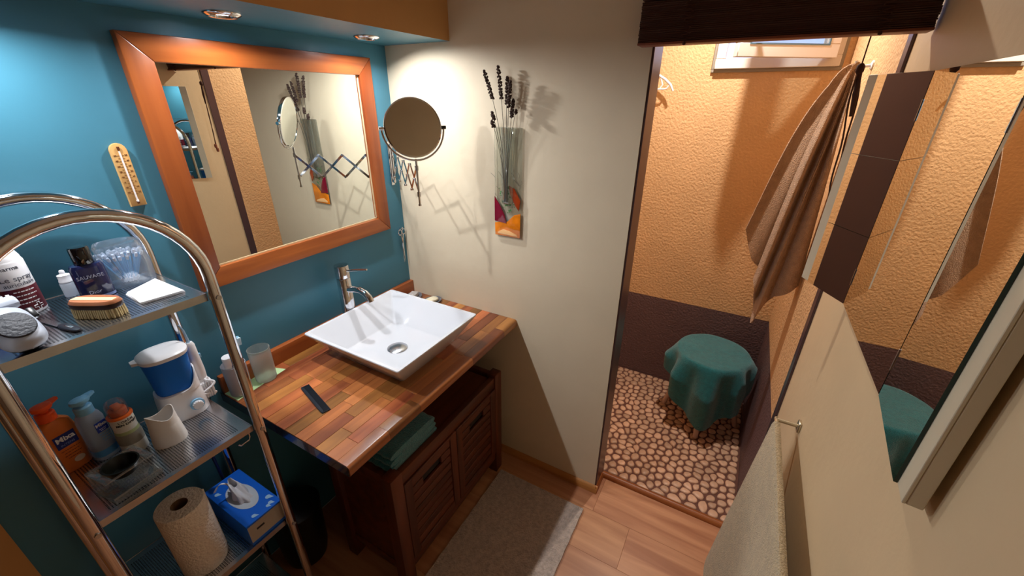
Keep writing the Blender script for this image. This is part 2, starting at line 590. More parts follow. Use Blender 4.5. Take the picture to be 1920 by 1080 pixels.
def cells(S):
    grid = {}
    for i, s in enumerate(S):
        grid.setdefault((int(s[0] / .06), int(s[1] // .06)), []).append(i)
    res = []
    for i, s in enumerate(S):
        poly = [(X0, Y0), (X1, Y0), (X1, Y1), (X0, Y1)]
        gx, gy = int(s[0] / .06), int(s[1] // .06)
        nb = [q for a in (-2, -1, 0, 1, 2) for c in (-2, -1, 0, 1, 2) for q in grid.get((gx + a, gy + c), []) if q != i]
        for q in nb:
            t = S[q]
            dx, dy = t[0] - s[0], t[1] - s[1]
            poly = clip(poly, (s[0] + t[0]) / 2, (s[1] + t[1]) / 2, dx, dy)
            if len(poly) < 3: break
        res.append(poly)
    return res
CS = cells(seeds)
seeds = [((s[0] + sum(p[0] for p in c) / len(c)) / 2, (s[1] + sum(p[1] for p in c) / len(c)) / 2) if len(c) > 2 else s for s, c in zip(seeds, CS)]
CS = cells(seeds)
peb = []
for c in CS:
    if len(c) < 3: continue
    cx, cy = sum(p[0] for p in c) / len(c), sum(p[1] for p in c) / len(c)
    sc = rnd.uniform(.76, .91)
    p = [(cx + (a - cx) * sc, cy + (d - cy) * sc) for a, d in c]
    for _ in range(3):
        p2 = []
        for i in range(len(p)):
            a, d = p[i], p[(i + 1) % len(p)]
            p2 += [(a[0] * .75 + d[0] * .25, a[1] * .75 + d[1] * .25), (a[0] * .25 + d[0] * .75, a[1] * .25 + d[1] * .75)]
        p = p2
    st = max(1, len(p) // 14)
    p = p[::st]
    peb.append((cx, cy, [(a - cx, d - cy) for a, d in p]))
# the 300 that show largest: in view through the opening and nearest
def seen(cx, cy):
    t = (XS - 0) / cx
    return cy * t < .31
peb.sort(key=lambda q: (not seen(q[0], q[1]), q[0] ** 2 + q[1] ** 2))
def pebble(bm, cx, cy, p, h):
    n = len(p)
    r0 = [bm.verts.new((cx + a, cy + d, -.004)) for a, d in p]
    r1 = [bm.verts.new((cx + a * .96, cy + d * .96, -.004 + h * .6)) for a, d in p]
    r2_ = [bm.verts.new((cx + a * .72, cy + d * .72, -.004 + h * .95)) for a, d in p]
    top = bm.verts.new((cx, cy, -.004 + h))
    for i in range(n):
        k_ = (i + 1) % n
        bm.faces.new((r0[i], r0[k_], r1[k_], r1[i]))
        bm.faces.new((r1[i], r1[k_], r2_[k_], r2_[i]))
        bm.faces.new((r2_[i], r2_[k_], top))
for cx, cy, p in peb[:300]:
    b = BM(); pebble(b, 0, 0, p, rnd.uniform(.005, .0085))
    obj('pebble', b, 'pebble', fs, loc=(cx, cy, 0), ang=60)
b = BM()
for cx, cy, p in peb[300:]:
    pebble(b, cx, cy, p, rnd.uniform(.005, .0085))
tag(obj('pebbles', b, 'pebble', fs, ang=60), kind='stuff')

# window in the shower back wall, sash swung inwards on its right-hand hinge
win = empty('window_1', (XB, 0, wz0), kind='structure')
def ring(bm, y0, y1, z0, z1, w, xa, xb, bev=.002, mi=0):
    for lo, hi in (((xa, y0, z0), (xb, y1, z0 + w)), ((xa, y0, z1 - w), (xb, y1, z1)), ((xa, y0, z0 + w), (xb, y0 + w, z1 - w)), ((xa, y1 - w, z0 + w), (xb, y1, z1 - w))):
        box(bm, lo, hi, bev=bev, mi=mi, seg=1)
b = BM(); ring(b, -.255, .252, -.03, .408, .014, -.012, 0); obj('sealing_strip', b, mat('grey_sealant', (150, 140, 128), rough=.6), win)
b = BM(); ring(b, -.241, .238, -.016, .394, .042, -.034, .05); obj('window_frame', b, 'pvc', win)
hinge = empty('sash', (-.036, -.205, 0), rz=math.radians(33), label=None)
hinge.parent = win
SW, SH = .425, .352
b = BM(); ring(b, 0, SW, .012, SH, .05, -.03, .004); obj('sash_frame', b, 'pvc', hinge)
b = BM(); box(b, (-.016, .046, .058), (-.010, SW - .046, SH - .046)); obj('pane', b, 'glass', hinge)
b = BM(); tube(b, [(-.03, SW - .025, .18), (-.055, SW - .025, .18), (-.06, SW - .03, .17), (-.06, SW - .03, .10)], .008, 8); obj('handle', b, 'white', hinge)
b = BM(); ring(b, .044, SW - .044, .056, SH - .044, .006, -.0315, -.002, bev=0); obj('gasket', b, mat('blue_grey_gasket', (90, 120, 140), rough=.4), hinge)
b = BM(); box(b, (.052, -.205, .02), (.058, .20, .36)); obj('outer_pane', b, mat('dusk_pane', (150, 165, 205), rough=.15, emit=(150, 170, 230), estr=1.2), win)

# ---------------------------------------------------------------- lamps
def spot(x, y, z, power, col, label, size=.042, spread=170, tilt=0.0):
    t = empty('recessed_spotlight', (x, y, z), label=label, cat='light', group='recessed ceiling spotlights')
    b = BM(); lathe(b, [(.029, -.0005), (.030, -.0075), (.033, -.0085), (.041, -.004), (.042, -.002), (.042, 0), (.029, 0)], n=32)
    obj('trim_ring', b, 'chrome', t)
    b = BM(); solid(b, [(.0285, -.0002), (.0285, -.0012), (.02, -.0016)], n=24); obj('lens', b, 'lens', t)
    ld = bpy.data.lights.new('spot_light', 'AREA')
    ld.shape = 'DISK'; ld.size = size; ld.energy = power; ld.color = col; ld.spread = math.radians(spread)
    lo = bpy.data.objects.new('spot_light', ld); COL.objects.link(lo); lo.parent = t; lo.location = (0, 0, -.0022); lo.rotation_euler = (-tilt, 0, 0)
    return t
COOL = (0.97, 0.98, 1.0)
WARM = (1.0, 0.91, 0.80)
spot(.225, 1.19, 1.847, SPOT_POWER, COOL, 'small round spotlight in the blue bulkhead above the metal shelf rack', tilt=.3)
spot(.675, 1.195, 1.847, SPOT_POWER, COOL, 'small round spotlight above the left half of the wood framed mirror', tilt=.3)
spot(1.124, 1.19, 1.847, SPOT_POWER, COOL, 'small round spotlight in the blue bulkhead nearest the cream wall', tilt=.3)
spot(1.95, .185, ZC, SHOWER_POWER, WARM, 'round spotlight in the shower ceiling', size=.03, spread=175)

# ================================================================ worktop
ZT = .797
wt = empty('worktop', (.9, 1.03, ZT - .036), label='oiled wooden block worktop with square basin standing on it', cat='worktop')
WX0, WX1, WY0, WY1 = .448, XC - .001, .730, YB - .001
rows = 13
rw = (WY1 - .022 - WY0) / rows
for rI in range(rows):
    y0 = WY0 + rI * rw
    xs = [WX0]
    xx = WX0 + rnd.uniform(.06, .24)
    while xx < WX1 - .07:
        xs.append(xx); xx += rnd.uniform(.13, .30)
    xs.append(WX1)
    for xa, xb in zip(xs, xs[1:]):
        b = BM()
        hx = (xb - xa) / 2 - .0003
        if rI == 0:
            pr = [(-.5 * rw + .012 * (1 - math.cos(a)), -.012 + .012 * math.sin(a)) for a in [PI / 2 * k / 5 for k in range(6)]]
            lo = [(-.5 * rw + .010 * (1 - math.cos(a)), -.026 - .010 * math.sin(a)) for a in [PI / 2 * k / 4 for k in range(5)]]
            poly = pr + [(rw / 2 - .0003, 0), (rw / 2 - .0003, -.036)] + lo[::-1]
            prism(b, poly, -hx, hx, axis=0)
        else:
            box(b, (-hx, -rw / 2 + .0003, -.036), (hx, rw / 2 - .0003, 0), bev=.0006, seg=1)
        o = obj('stave', b, 'stave', wt)
        o.location = ((xa + xb) / 2 - .9, y0 + rw / 2 - 1.03, .036)
b = BM(); box(b, (WX0 + .004, WY1 - .022, ZT - .036), (WX1, WY1, .857), bev=.003)
obj('upstand', b, 'teak', wt, loc=(-.9, -1.03, -(ZT - .036)))
b = BM(); box(b, (WX0 - .0012, WY0 + .004, ZT - .035), (WX0 - .0001, WY1, ZT - .002)); obj('edge_shade', b, mat('shaded_edge', (38, 26, 30), rough=.2, coat=.5), wt, loc=(-.9, -1.03, -(ZT - .036)))  # left end of the worktop: shade and varnish reflection put in as dark strip
b = BM()
for xx in (.52, 1.28):
    box(b, (xx - .012, .80, ZT - .06), (xx + .012, WY1, ZT - .0365)); box(b, (xx - .012, WY1 - .02, ZT - .25), (xx + .012, WY1, ZT - .06))
obj('wall_bracket', b, 'black', wt, loc=(-.9, -1.03, -(ZT - .036)))

# ---------------------------------------------------------------- basin
bs = empty('vessel_basin', (.915, 1.01, ZT), label='square white ceramic vessel basin with sloping sides on the worktop', cat='sink')
b = BM()
OX, OY = .2115, .2215
loft(b, [rrect(0, 0, .135, .152, .012, 0), rrect(0, 0, .142, .160, .012, .012), rrect(0, 0, OX, OY, .008, .109), rrect(0, 0, OX + .001, OY + .001, .008, .112), rrect(0, 0, OX, OY, .008, .115),
         rrect(0, 0, OX - .010, OY - .010, .006, .115), rrect(0, 0, OX - .013, OY - .013, .008, .112), rrect(0, 0, .128, .142, .014, .022), rrect(0, 0, .120, .134, .014, .017), rrect(0, 0, .03, .03, .029, .014)], cap=True)
obj('bowl', b, 'ceramic', bs, ang=30)
b = BM(); lathe(b, [(0, .0225), (.012, .0222), (.026, .0200), (.034, .0172), (.0375, .0150), (.0375, .0145), (0, .0145)], n=36, c=(-.007, -.008, .001)); obj('drain_plug', b, 'steel', bs)

# ---------------------------------------------------------------- tap
fc = empty('basin_tap', (.923, 1.262, ZT), label='tall chrome single lever tap behind the white basin', cat='tap')
b = BM(); solid(b, [(.030, 0), (.030, .005), (.0255, .008), (.0255, .238), (.024, .240)], n=32); obj('column', b, 'chrome', fc)
b = BM(); solid(b, [(.024, .241), (.0262, .243), (.0262, .288), (.025, .292)], n=32); obj('handle_cap', b, 'chrome', fc)
b = BM(); tube(b, [(.004, -.024, .272), (.012, -.07, .282), (.018, -.118, .291)], [.0042, .0040, .0036], 10); obj('lever', b, 'chrome', fc)
b = BM(); tube(b, [(0, -.02, .195), (0, -.06, .206), (0, -.090, .207), (0, -.112, .200), (0, -.128, .186), (0, -.136, .170)], [.0125, .0125, .0125, .0125, .0125, .0125], 16); obj('spout', b, 'chrome', fc)

# ---------------------------------------------------------------- slatted cabinet under the worktop
cb = empty('slatted_cabinet', (.92, .91, 0), label='dark stained wooden cabinet with two slatted doors under the worktop', cat='cabinet')
CX0, CX1, CY0, CY1, CZ = .585, 1.256, .757, 1.075, .576
def cbo(name, lo, hi, m='darkwood', bev=.003):
    b = BM(); c = [(lo[k] + hi[k]) / 2 for k in range(3)]
    box(b, [lo[k] - c[k] for k in range(3)], [hi[k] - c[k] for k in range(3)], bev=bev)
    return obj(name, b, m, cb, loc=(c[0] - .92, c[1] - .91, c[2]))
for xa in (CX0, CX1 - .05):
    for ya in (CY0, CY1 - .045):
        cbo('post', (xa, ya, 0), (xa + .05, ya + .045, CZ), 'darkwoodv')
for za, zb in ((.512, .566), (.085, .125)):
    cbo('front_rail', (CX0 + .05, CY0 + .006, za), (CX1 - .05, CY0 + .03, zb))
    cbo('back_rail', (CX0 + .05, CY1 - .03, za), (CX1 - .05, CY1 - .006, zb))
    for xa in (CX0 + .012, CX1 - .036):
        cbo('side_rail', (xa, CY0 + .045, za), (xa + .024, CY1 - .045, zb))
for xa in (CX0 + .016, CX1 - .028):
    cbo('side_panel', (xa, CY0 + .045, .125), (xa + .012, CY1 - .045, .512), bev=0)
cbo('back_panel', (CX0 + .05, CY1 - .016, .125), (CX1 - .05, CY1 - .01, .512), bev=0)
cbo('top_panel', (CX0 + .05, CY0 + .031, .540), (CX1 - .05, CY1 - .031, .554), bev=0)
cbo('bottom_panel', (CX0 + .05, CY0 + .031, .1), (CX1 - .05, CY1 - .031, .112), bev=0)
for xa, xb in ((CX0 + .052, .9185), (.9215, CX1 - .052)):
    d = empty('door', ((xa + xb) / 2 - .92, CY0 + .012 - .91, .32)); d.parent = cb
    w, h = (xb - xa) / 2, .19
    def dp(name, lo, hi, m='darkwood', bev=.002):
        b = BM(); c = [(lo[k] + hi[k]) / 2 for k in range(3)]
        box(b, [lo[k] - c[k] for k in range(3)], [hi[k] - c[k] for k in range(3)], bev=bev, seg=1)
        return obj(name, b, m, d, loc=c)
    dp('stile', (-w, -.012, -h), (-w + .036, .008, h), 'darkwoodv'); dp('stile', (w - .036, -.012, -h), (w, .008, h), 'darkwoodv')
    dp('door_rail', (-w + .036, -.012, -h), (w - .036, .008, -h + .03)); dp('door_rail', (-w + .036, -.012, h - .012), (w - .036, .008, h))
    n = 9
    sh = (2 * h - .042) / n
    for k in range(n):
        za = -h + .03 + k * sh
        if k == n - 2:
            dp('slat', (-w + .037, -.008, za + .003), (-.05, .004, za + sh - .003)); dp('slat', (.05, -.008, za + .003), (w - .037, .004, za + sh - .003))
            b = BM(); prism(b, [(.05 * math.copysign(1, math.cos(a)) * .7 + .016 * math.cos(a), .014 * math.sin(a)) for a in [2 * PI * (i + .5) / 16 for i in range(16)]], .001, .005, axis=1)
            obj('handle_slot', b, 'black', d, loc=(0, 0, za + sh / 2))
        else:
            dp('slat', (-w + .037, -.008, za + .003), (w - .037, .004, za + sh - .003))

# folded teal towel lying on the cabinet top
tw = BM()
for k in range(3):
    z0 = .5545 + k * .026
    def f(u, v, z0=z0, k=k):
        a = 2 * PI * u
        hx, hy = .115 - .003 * k, .125
        cx_ = math.copysign(abs(math.cos(a)) ** .35, math.cos(a)); sz = math.copysign(abs(math.sin(a)) ** .8, math.sin(a))
        y = (v - .5) * 2 * hy
        return Vector((.735 + hx * cx_ + .002 * math.sin(40 * v), .915 + y, z0 + .013 + .0128 * sz))
    sheet(tw, f, 28, 22, wrap=True)
    tw.verts.ensure_lookup_table()
bmesh.ops.holes_fill(tw, edges=tw.edges[:], sides=40)
tag(obj('folded_towel', tw, 'teal', ang=70), 'folded dark teal towel lying on the slatted cabinet', 'towel')

# black bin below the worktop
bn = empty('waste_bin', (.500, 1.215, 0), label='small black round waste bin on the floor below the worktop', cat='bin')
b = BM(); lathe(b, [(0, 0), (.060, 0), (.072, .008), (.080, .05), (.088, .26), (.084, .26), (.076, .05), (.07, .012), (0, .012)], n=32); obj('bin_body', b, 'black', bn)
b = BM(); lathe(b, [(.084, .26), (.09, .262), (.09, .272), (.07, .285), (0, .292)], n=32); obj('bin_lid', b, 'black', bn)

# bath mat
def matf(u, v):
    return Vector((.50 + .722 * u, .315 + .425 * v, .0125 + .0012 * math.sin(60 * u) * math.sin(47 * v)))
b = BM(); sheet(b, matf, 60, 40, thick=-.0115)
m_ = obj('bath_mat', b, 'mat', ang=60)
tag(m_, 'grey beige pile bath mat on the wooden floor before the cabinet', 'mat')
m_.location.z = -.0112
# ================================================================ framed mirror on the blue wall
fm = empty('framed_mirror', (.866, YB, 1.14), label='large rectangular mirror in an orange teak frame on the blue wall', cat='mirror')
fx0, fx1, fz0, fz1 = .491 - .866, 1.242 - .866, .001, .658
fwid = .060
def mitre(bm, p, d0, d1):
    pr = [d0, d1]
    va = [bm.verts.new((a, d0, c)) for a, c in p]; vb = [bm.verts.new((a, d1, c)) for a, c in p]
    bm.faces.new(va); bm.faces.new(vb)
    for i in range(4): bm.faces.new((va[i], va[(i + 1) % 4], vb[(i + 1) % 4], vb[i]))
o4 = [(fx0, fz0), (fx1, fz0), (fx1, fz1), (fx0, fz1)]
i4 = [(fx0 + fwid, fz0 + fwid), (fx1 - fwid, fz0 + fwid), (fx1 - fwid, fz1 - fwid), (fx0 + fwid, fz1 - fwid)]
for k in range(4):
    b = BM(); mitre(b, [o4[k], o4[(k + 1) % 4], i4[(k + 1) % 4], i4[k]], -.022, 0)
    bmesh.ops.bevel(b, geom=[e for e in b.edges if all(v.co.y < -.02 for v in e.verts)], offset=.003, segments=2, profile=.5, affect='EDGES')
    obj('frame_rail', b, 'teak' if k % 2 == 0 else 'teakv', fm)
b = BM(); box(b, (fx0 + fwid - .002, -.009, fz0 + fwid - .002), (fx1 - fwid + .002, -.003, fz1 - fwid + .002)); obj('mirror_glass', b, 'mirror', fm, smooth=False)
b = BM()
ww = .004
for lo, hi in (((fx0 + fwid, -.011, fz0 + fwid), (fx1 - fwid, -.009, fz0 + fwid + ww)), ((fx1 - fwid - ww, -.011, fz0 + fwid), (fx1 - fwid, -.009, fz1 - fwid))):
    box(b, lo, hi)
obj('inner_lip', b, mat('pale_bevel', (214, 190, 150), rough=.3), fm)

# ================================================================ triptych mirror on the right wall
tm = empty('triptych_mirror', (.915, YR, 1.216), label='three panel folding wall mirror on cream boards on the right wall', cat='mirror')
TH = .50
def panel(name, p0, p1, tiles, border, th=.004):
    """hinge p0 -> outer p1 (room side of the board), board behind it"""
    p0, p1 = Vector((*p0, 0)), Vector((*p1, 0))
    L = (p1 - p0).length
    a = math.atan2((p1 - p0).y, (p1 - p0).x)
    e = empty(name, (p0.x - .915, p0.y - YR, 0), rz=a); e.parent = tm
    s = 1 if math.cos(a) > 0 else -1          # +y local is the room side when s = 1
    b = BM(); box(b, (0, -th if s > 0 else 0, 0), (L, 0 if s > 0 else th, TH), bev=.0008, seg=1); obj('board', b, 'boardm', e)
    ga, gb = (.0005, .0045) if s > 0 else (-.0045, -.0005)
    gl = L - border
    for k in range(tiles):
        b = BM(); box(b, (.001, ga, k * TH / tiles + .0006), (gl, gb, (k + 1) * TH / tiles - .0006)); 
        for f in b.faces:
            n = f.normal
            f.material_index = 0 if abs(f.calc_center_median().y - (gb if s > 0 else ga)) < 1e-5 else 1
        obj('mirror_tile' if tiles > 1 else 'mirror_glass', b, ['mirror', 'glassedge'], e, smooth=False)
    return e
panel('center_panel', (.774, YR + .0045), (1.158, YR + .0045), 1, .001)
panel('far_wing', (1.160, YR + .0050), (1.304, -.1945), 3, .032)
nw = panel('near_wing', (.771, YR + .0050), (.5300, -.2500), 1, .034)
nl = math.hypot(.771 - .530, -.2500 - YR - .005)
b = BM(); box(b, (nl - .034, .0041, 0), (nl, .020, TH), bev=.0012, seg=1); obj('edge_batten', b, 'boardm', nw)
for xh in (.7725, 1.159):
    for zh in (.07, .43):
        b = BM(); tube(b, [(xh - .915, .0095, zh - .02), (xh - .915, .0095, zh + .02)], .0015, 8); obj('hinge', b, 'steel', tm)

# ================================================================ steel shelf rack
rk = empty('shelf_rack', (.22, 1.145, 0), label='chrome tube rack with arched ends and perforated steel shelves', cat='shelf')
RX0, RX1, RYF, RYR = .052, .392, 1.0, 1.292
TR = .0125
def arch(y):
    p = [(RX0 - .22, y - 1.145, 0)]
    for k in range(1, 8): p.append((RX0 - .22, y - 1.145, 1.30 * k / 7))
    c, R_ = 0.002, (RX1 - RX0) / 2
    for k in range(1, 24):
        a = PI - PI * k / 24
        p.append((c + R_ * math.cos(a), y - 1.145, 1.30 + R_ * math.sin(a)))
    for k in range(7, -1, -1): p.append((RX1 - .22, y - 1.145, 1.30 * k / 7))
    b = BM(); tube(b, p, TR, 14); return obj('tube_arch', b, 'chrome', rk, ang=60)
arch(RYF); arch(RYR)
SZ = (1.255, .862, .478, .110)
for z in SZ:
    s = empty('shelf', (0, 0, z)); s.parent = rk
    b = BM(); box(b, (-.157, -.132, -.0015), (.159, .137, 0)); obj('perforated_sheet', b, 'perf', s, smooth=False)
    b = BM()
    for lo, hi in (((-.157, -.1335, -.017), (.159, -.132, .0012)), ((-.157, .137, -.017), (.159, .1385, .0012)), ((-.1585, -.1335, -.017), (-.157, .1385, .0012)), ((.159, -.1335, -.017), (.1605, .1385, .0012))):
        box(b, lo, hi)
    obj('folded_lip', b, 'steel', s, smooth=False)
    for sx in (-.168, .172):
        for y in (RYF - TR, RYR + TR):
            d = -1 if y < 1.1 else 1
            b = BM(); tube(b, [(sx, y - 1.145 + .002 * -d, -.008), (sx, y - 1.145 + .0035 * d, -.008)], .0055, 12); obj('screw', b, 'steel', s)
    b = BM()
    for sx, ex in ((-.1575, -.1605), (.1595, .1625)):
        for y in (RYF - 1.145, RYR - 1.145):
            box(b, (min(sx, ex), y - .004, -.014), (max(sx, ex), y + .004, -.002))
    obj('bracket', b, 'steel', s)
b = BM(); tube(b, [(.150, -.128, .845), (.150, -.128, .832), (.145, -.128, .822), (.125, -.128, .820), (.118, -.128, .828)], .0022, 8); obj('wire_hook', b, 'chrome', rk)

# ================================================================ things on the rack, top shelf
Z1, Z2, Z3 = SZ[0] + .0002, SZ[1] + .0002, SZ[2] + .0002
navy = mat('navy_label', (30, 44, 120), rough=.4)
wtxt = mat('white_print', (240, 240, 244), rough=.5)
gtxt = mat('grey_print', (96, 100, 112), rough=.5)
ktxt = mat('dark_print', (34, 32, 40), rough=.5)

def lines(parent, m, cyl, at, widths, step, h, y=0.0):
    """small print too fine to read: rows of thin raised strokes"""
    b = BM()
    for k, w in enumerate(widths):
        x = -w / 2
        while x < w / 2:
            wd = min(rnd.uniform(.002, .006), w / 2 - x)
            z0 = at[1] - step * k
            if cyl:
                for q in (0,):
                    n = 4
                    vs = [[], []]
                    for i in range(n + 1):
                        a = (at[0] + x + wd * i / n) / cyl
                        for j in (0, 1):
                            vs[j].append(b.verts.new((cyl * math.sin(a), -cyl * math.cos(a), z0 + h * j)))
                    for i in range(n): b.faces.new((vs[0][i], vs[0][i + 1], vs[1][i + 1], vs[1][i]))
            else:
                box(b, (at[0] + x, y - .0004, z0), (at[0] + x + wd, y, z0 + h))
            x += wd + .0012
    return obj('fine_print', b, m, parent, smooth=False)

# aerosol can: white above, dark red label below
px_, py_ = .152, 1.240
t = empty('aerosol_can', (px_, py_, Z1), rz=facing(px_, py_, .25), label='white aerosol can with dark red lower label on the top rack shelf', cat='can')
R0 = .030
b = BM(); lathe(b, [(0, 0), (.028, 0), (R0, .003), (R0, .108), (.0285, .112)], n=36); obj('can_body', b, 'white', t)
b = BM(); lathe(b, [(R0 + .0002, .006), (R0 + .0003, .058), (R0 + .0002, .0581)], n=36); obj('red_label', b, mat('dark_red_label', (98, 22, 36), rough=.35), t)
b = BM(); lathe(b, [(.0285, .112), (.0275, .118), (.024, .128), (.016, .134), (.012, .136), (.011, .15), (.007, .152), (0, .152)], n=32); obj('cap', b, 'white', t)
text('print', 'Pharma', .011, gtxt, t, cyl=R0, off=(-.006, .100), bold=.0002)
text('print', 'Le spray', .015, gtxt, t, cyl=R0, off=(.002, .078))
text('print', 'auriculaire', .0115, gtxt, t, cyl=R0, off=(.003, .066))
lines(t, wtxt, R0 + .0004, (.003, .050), (.032, .036, .026, .034), .0085, .0022)
b = BM()
cr = [(.0022, .0075), (.0022, .0022), (.0075, .0022), (.0075, -.0022), (.0022, -.0022), (.0022, -.0075), (-.0022, -.0075), (-.0022, -.0022), (-.0075, -.0022), (-.0075, .0022), (-.0022, .0022), (-.0022, .0075)]
pts = [((R0 + .0008) * math.sin((x + .012) / R0), -(R0 + .0008) * math.cos((x + .012) / R0), y + .0145) for x, y in cr]
tube(b, pts, .0007, 6, closed=True); obj('cross_emblem', b, wtxt, t)

# clear box with blue insert at the rack's end
t = empty('blister_box', (.098, 1.185, Z1), rz=facing(.1, 1.18, .2), label='clear plastic box with blue insert beside the aerosol can', cat='box')
b = BM(); box(b, (-.026, -.010, 0), (.026, .010, .062), bev=.002); obj('clear_case', b, 'acryl', t)
b = BM(); box(b, (-.022, -.004, .004), (.014, .006, .055), bev=.001); obj('blue_insert', b, mat('bright_blue_card', (38, 110, 214), rough=.4), t)

# electric clipper lying on the shelf
t = empty('hair_clipper', (.103, 1.068, Z1), rz=math.radians(205), label='grey and black electric hair clipper lying on the top rack shelf', cat='clipper')
t.scale = (1.0, 1.0, 1.0)
t.rotation_euler = (-.60, 0, math.radians(186)); t.location.z = Z1 + .0190
b = BM()
def clip_f(u, v):
    a = 2 * PI * u; s = -.045 + .095 * v
    w = .030 * (1 - .12 * (v * 2 - 1) ** 2) * math.sqrt(max(0, 1 - (abs(2 * v - 1)) ** 5)) + .001
    return Vector((w * math.cos(a), s, .021 + .0205 * math.sin(a) * math.sqrt(max(.02, 1 - abs(2 * v - 1) ** 5))))
sheet(b, clip_f, 28, 18, wrap=True); bmesh.ops.holes_fill(b, edges=b.edges[:], sides=40)
for f in b.faces: f.material_index = 1 if f.calc_center_median().z < .018 else 0
obj('clipper_body', b, [mat('light_grey_plastic', (176, 184, 198), rough=.35), 'black'], t, ang=60)
b = BM(); solid(b, [(.0245, .0400), (.0235, .0435), (.016, .0448), (.006, .0454)], n=32, sy=1.15, c=(0, .008, 0)); obj('thumb_pad', b, mat('graphite_pad', (46, 48, 56), rough=.5, bump=.3, bscale=160), t)
b = BM(); box(b, (-.030, -.062, .018), (.030, -.040, .036), bev=.006); obj('clipper_head', b, 'light_grey_plastic', t)
b = BM()
for k in range(7): box(b, (-.027 + .0082 * k, -.070, .020), (-.0225 + .0082 * k, -.061, .026))
obj('comb_teeth', b, 'black', t)
b = BM(); box(b, (-.038, -.03, .018), (-.028, -.008, .028), bev=.002); obj('side_lever', b, 'black', t)

# dropper bottle
t = empty('dropper_bottle', (.228, 1.262, Z1), label='tiny white dropper bottle beside the dark perfume bottle', cat='bottle')
b = BM(); solid(b, [(.0115, 0), (.0125, .001), (.0125, .030), (.010, .034)], n=24); obj('bottle_body', b, 'milky', t)
b = BM(); solid(b, [(.0118, .033), (.0118, .036), (.0108, .038), (.0108, .049), (.006, .051), (.0045, .052), (.0045, .058), (.003, .060)], n=24); obj('cap', b, 'white', t)

# perfume
px_, py_ = .256, 1.205
t = empty('perfume_bottle', (px_, py_, Z1), rz=facing(px_, py_, .1), label='dark blue glass perfume bottle with glossy black cap', cat='bottle')
t.scale = (1.2, 1.2, 1.2)
b = BM()
loft(b, [sup(0, 0, .0225, .0125, 0), sup(0, 0, .024, .0145, .002), sup(0, 0, .0235, .014, .058), sup(0, 0, .021, .012, .064), sup(0, 0, .012, .010, .066)]); obj('bottle_body', b, mat('midnight_blue_glass', (26, 32, 70), rough=.04, coat=.6), t)
b = BM(); loft(b, [sup(0, 0, .0245, .0150, .0010), sup(0, 0, .0245, .0150, .006)], cap=False); obj('glass_base', b, mat('pale_blue_glass', (120, 140, 190), rough=.05, coat=.5), t)
b = BM(); solid(b, [(.0135, .066), (.014, .067), (.014, .094), (.0125, .0965), (.006, .097)], n=30); obj('cap', b, 'blackgl', t)
text('print', 'SAUVAGE', .0085, mat('silver_print', (170, 176, 200), rough=.3), t, mtx=Matrix.Translation((-.002, -.0146, .043)))
text('print', 'Dior', .009, 'silver_print', t, mtx=Matrix.Translation((-.004, -.0150, .014)))

# jar of cotton buds
px_, py_ = .326, 1.236
jar = empty('cotton_bud_jar', (px_, py_, Z1), label='clear plastic jar full of white cotton buds on the rack', cat='jar')
jar.scale = (1.2, 1.2, 1.15)
b = BM(); loft(b, [sup(0, 0, .034, .030, 0), sup(0, 0, .038, .034, .003), sup(0, 0, .040, .036, .045), sup(0, 0, .034, .031, .074), sup(0, 0, .0335, .0305, .074), sup(0, 0, .0385, .0345, .045), sup(0, 0, .0365, .0325, .0045), sup(0, 0, .033, .029, .003)]); obj('jar_body', b, 'jarpl', jar)
b = BM(); loft(b, [sup(0, 0, .035, .032, .0745), sup(0, 0, .036, .033, .079), sup(0, 0, .032, .029, .088), sup(0, 0, .02, .018, .091)]); obj('jar_lid', b, 'cplast', jar)
bm0 = BM()
tube(bm0, [(0, 0, -.032), (0, 0, .032)], .0011, 6, mi=0)
for s in (-1, 1): lathe(bm0, [(0, s * .025), (.0028, s * .027), (.0036, s * .032), (.0028, s * .0365), (0, s * .0378)], n=8, mi=1)
bud = obj('cotton_bud', bm0, [mat('light_blue_stick', (120, 190, 226), rough=.5), mat('cotton', (246, 246, 250), rough=.95)])
tag(bud, 'white tipped cotton bud with blue stick inside the clear jar', 'cotton bud', 'cotton buds in the jar')
buds = [bud]
for k in range(43):
    c = bud.copy(); COL.objects.link(c); buds.append(c)
for k, c in enumerate(buds):
    a = k * 2.399963
    rr = .029 * math.sqrt((k + .5) / 44)
    ln = .50 * rr / .029
    c.location = (px_ + rr * math.cos(a), py_ + rr * .88 * math.sin(a), Z1 + .0465 + rnd.uniform(-.002, .003) - .2 * rr)
    c.rotation_euler = (-ln * math.sin(a) * .85, ln * math.cos(a) * .85, 0)

# shoe brush
t = empty('hand_brush', (.222, 1.090, Z1), rz=math.atan2(-.076, .044), label='small wooden hand brush with pale bristles on the rack', cat='brush')
t.scale = (1.25, 1.25, 1.25)
b = BM(); loft(b, [sup(0, 0, .036, .0150, .0150, 3), sup(0, 0, .038, .0165, .018, 3), sup(0, 0, .038, .0165, .024, 3), sup(0, 0, .035, .014, .029, 3)])
for f in b.faces: f.material_index = 1 if f.calc_center_median().z < .0235 else 0
obj('brush_block', b, [wood('worn_brown_lacquer', (196, 128, 90), (150, 86, 54), axis=0, rand=0), mat('dark_brush_edge', (52, 26, 20), rough=.35)], t)
b = BM(); box(b, (-.033, -.006, .0288), (.033, .004, .0296)); obj('worn_stripe', b, mat('pale_wood', (226, 200, 150), rough=.6), t)
b = BM()
for i in range(22):
    for j in range(9):
        x, y = -.035 + .07 * i / 21, -.0145 + .029 * j / 8
        if (x / .037) ** 4 + (y / .016) ** 4 > 1: continue
        lx, ly = x * rnd.uniform(1.0, 1.06), y * rnd.uniform(1.0, 1.15)
        tube(b, [(x, y, .0155), (lx, ly, rnd.uniform(0, .001))], .0012, 4)
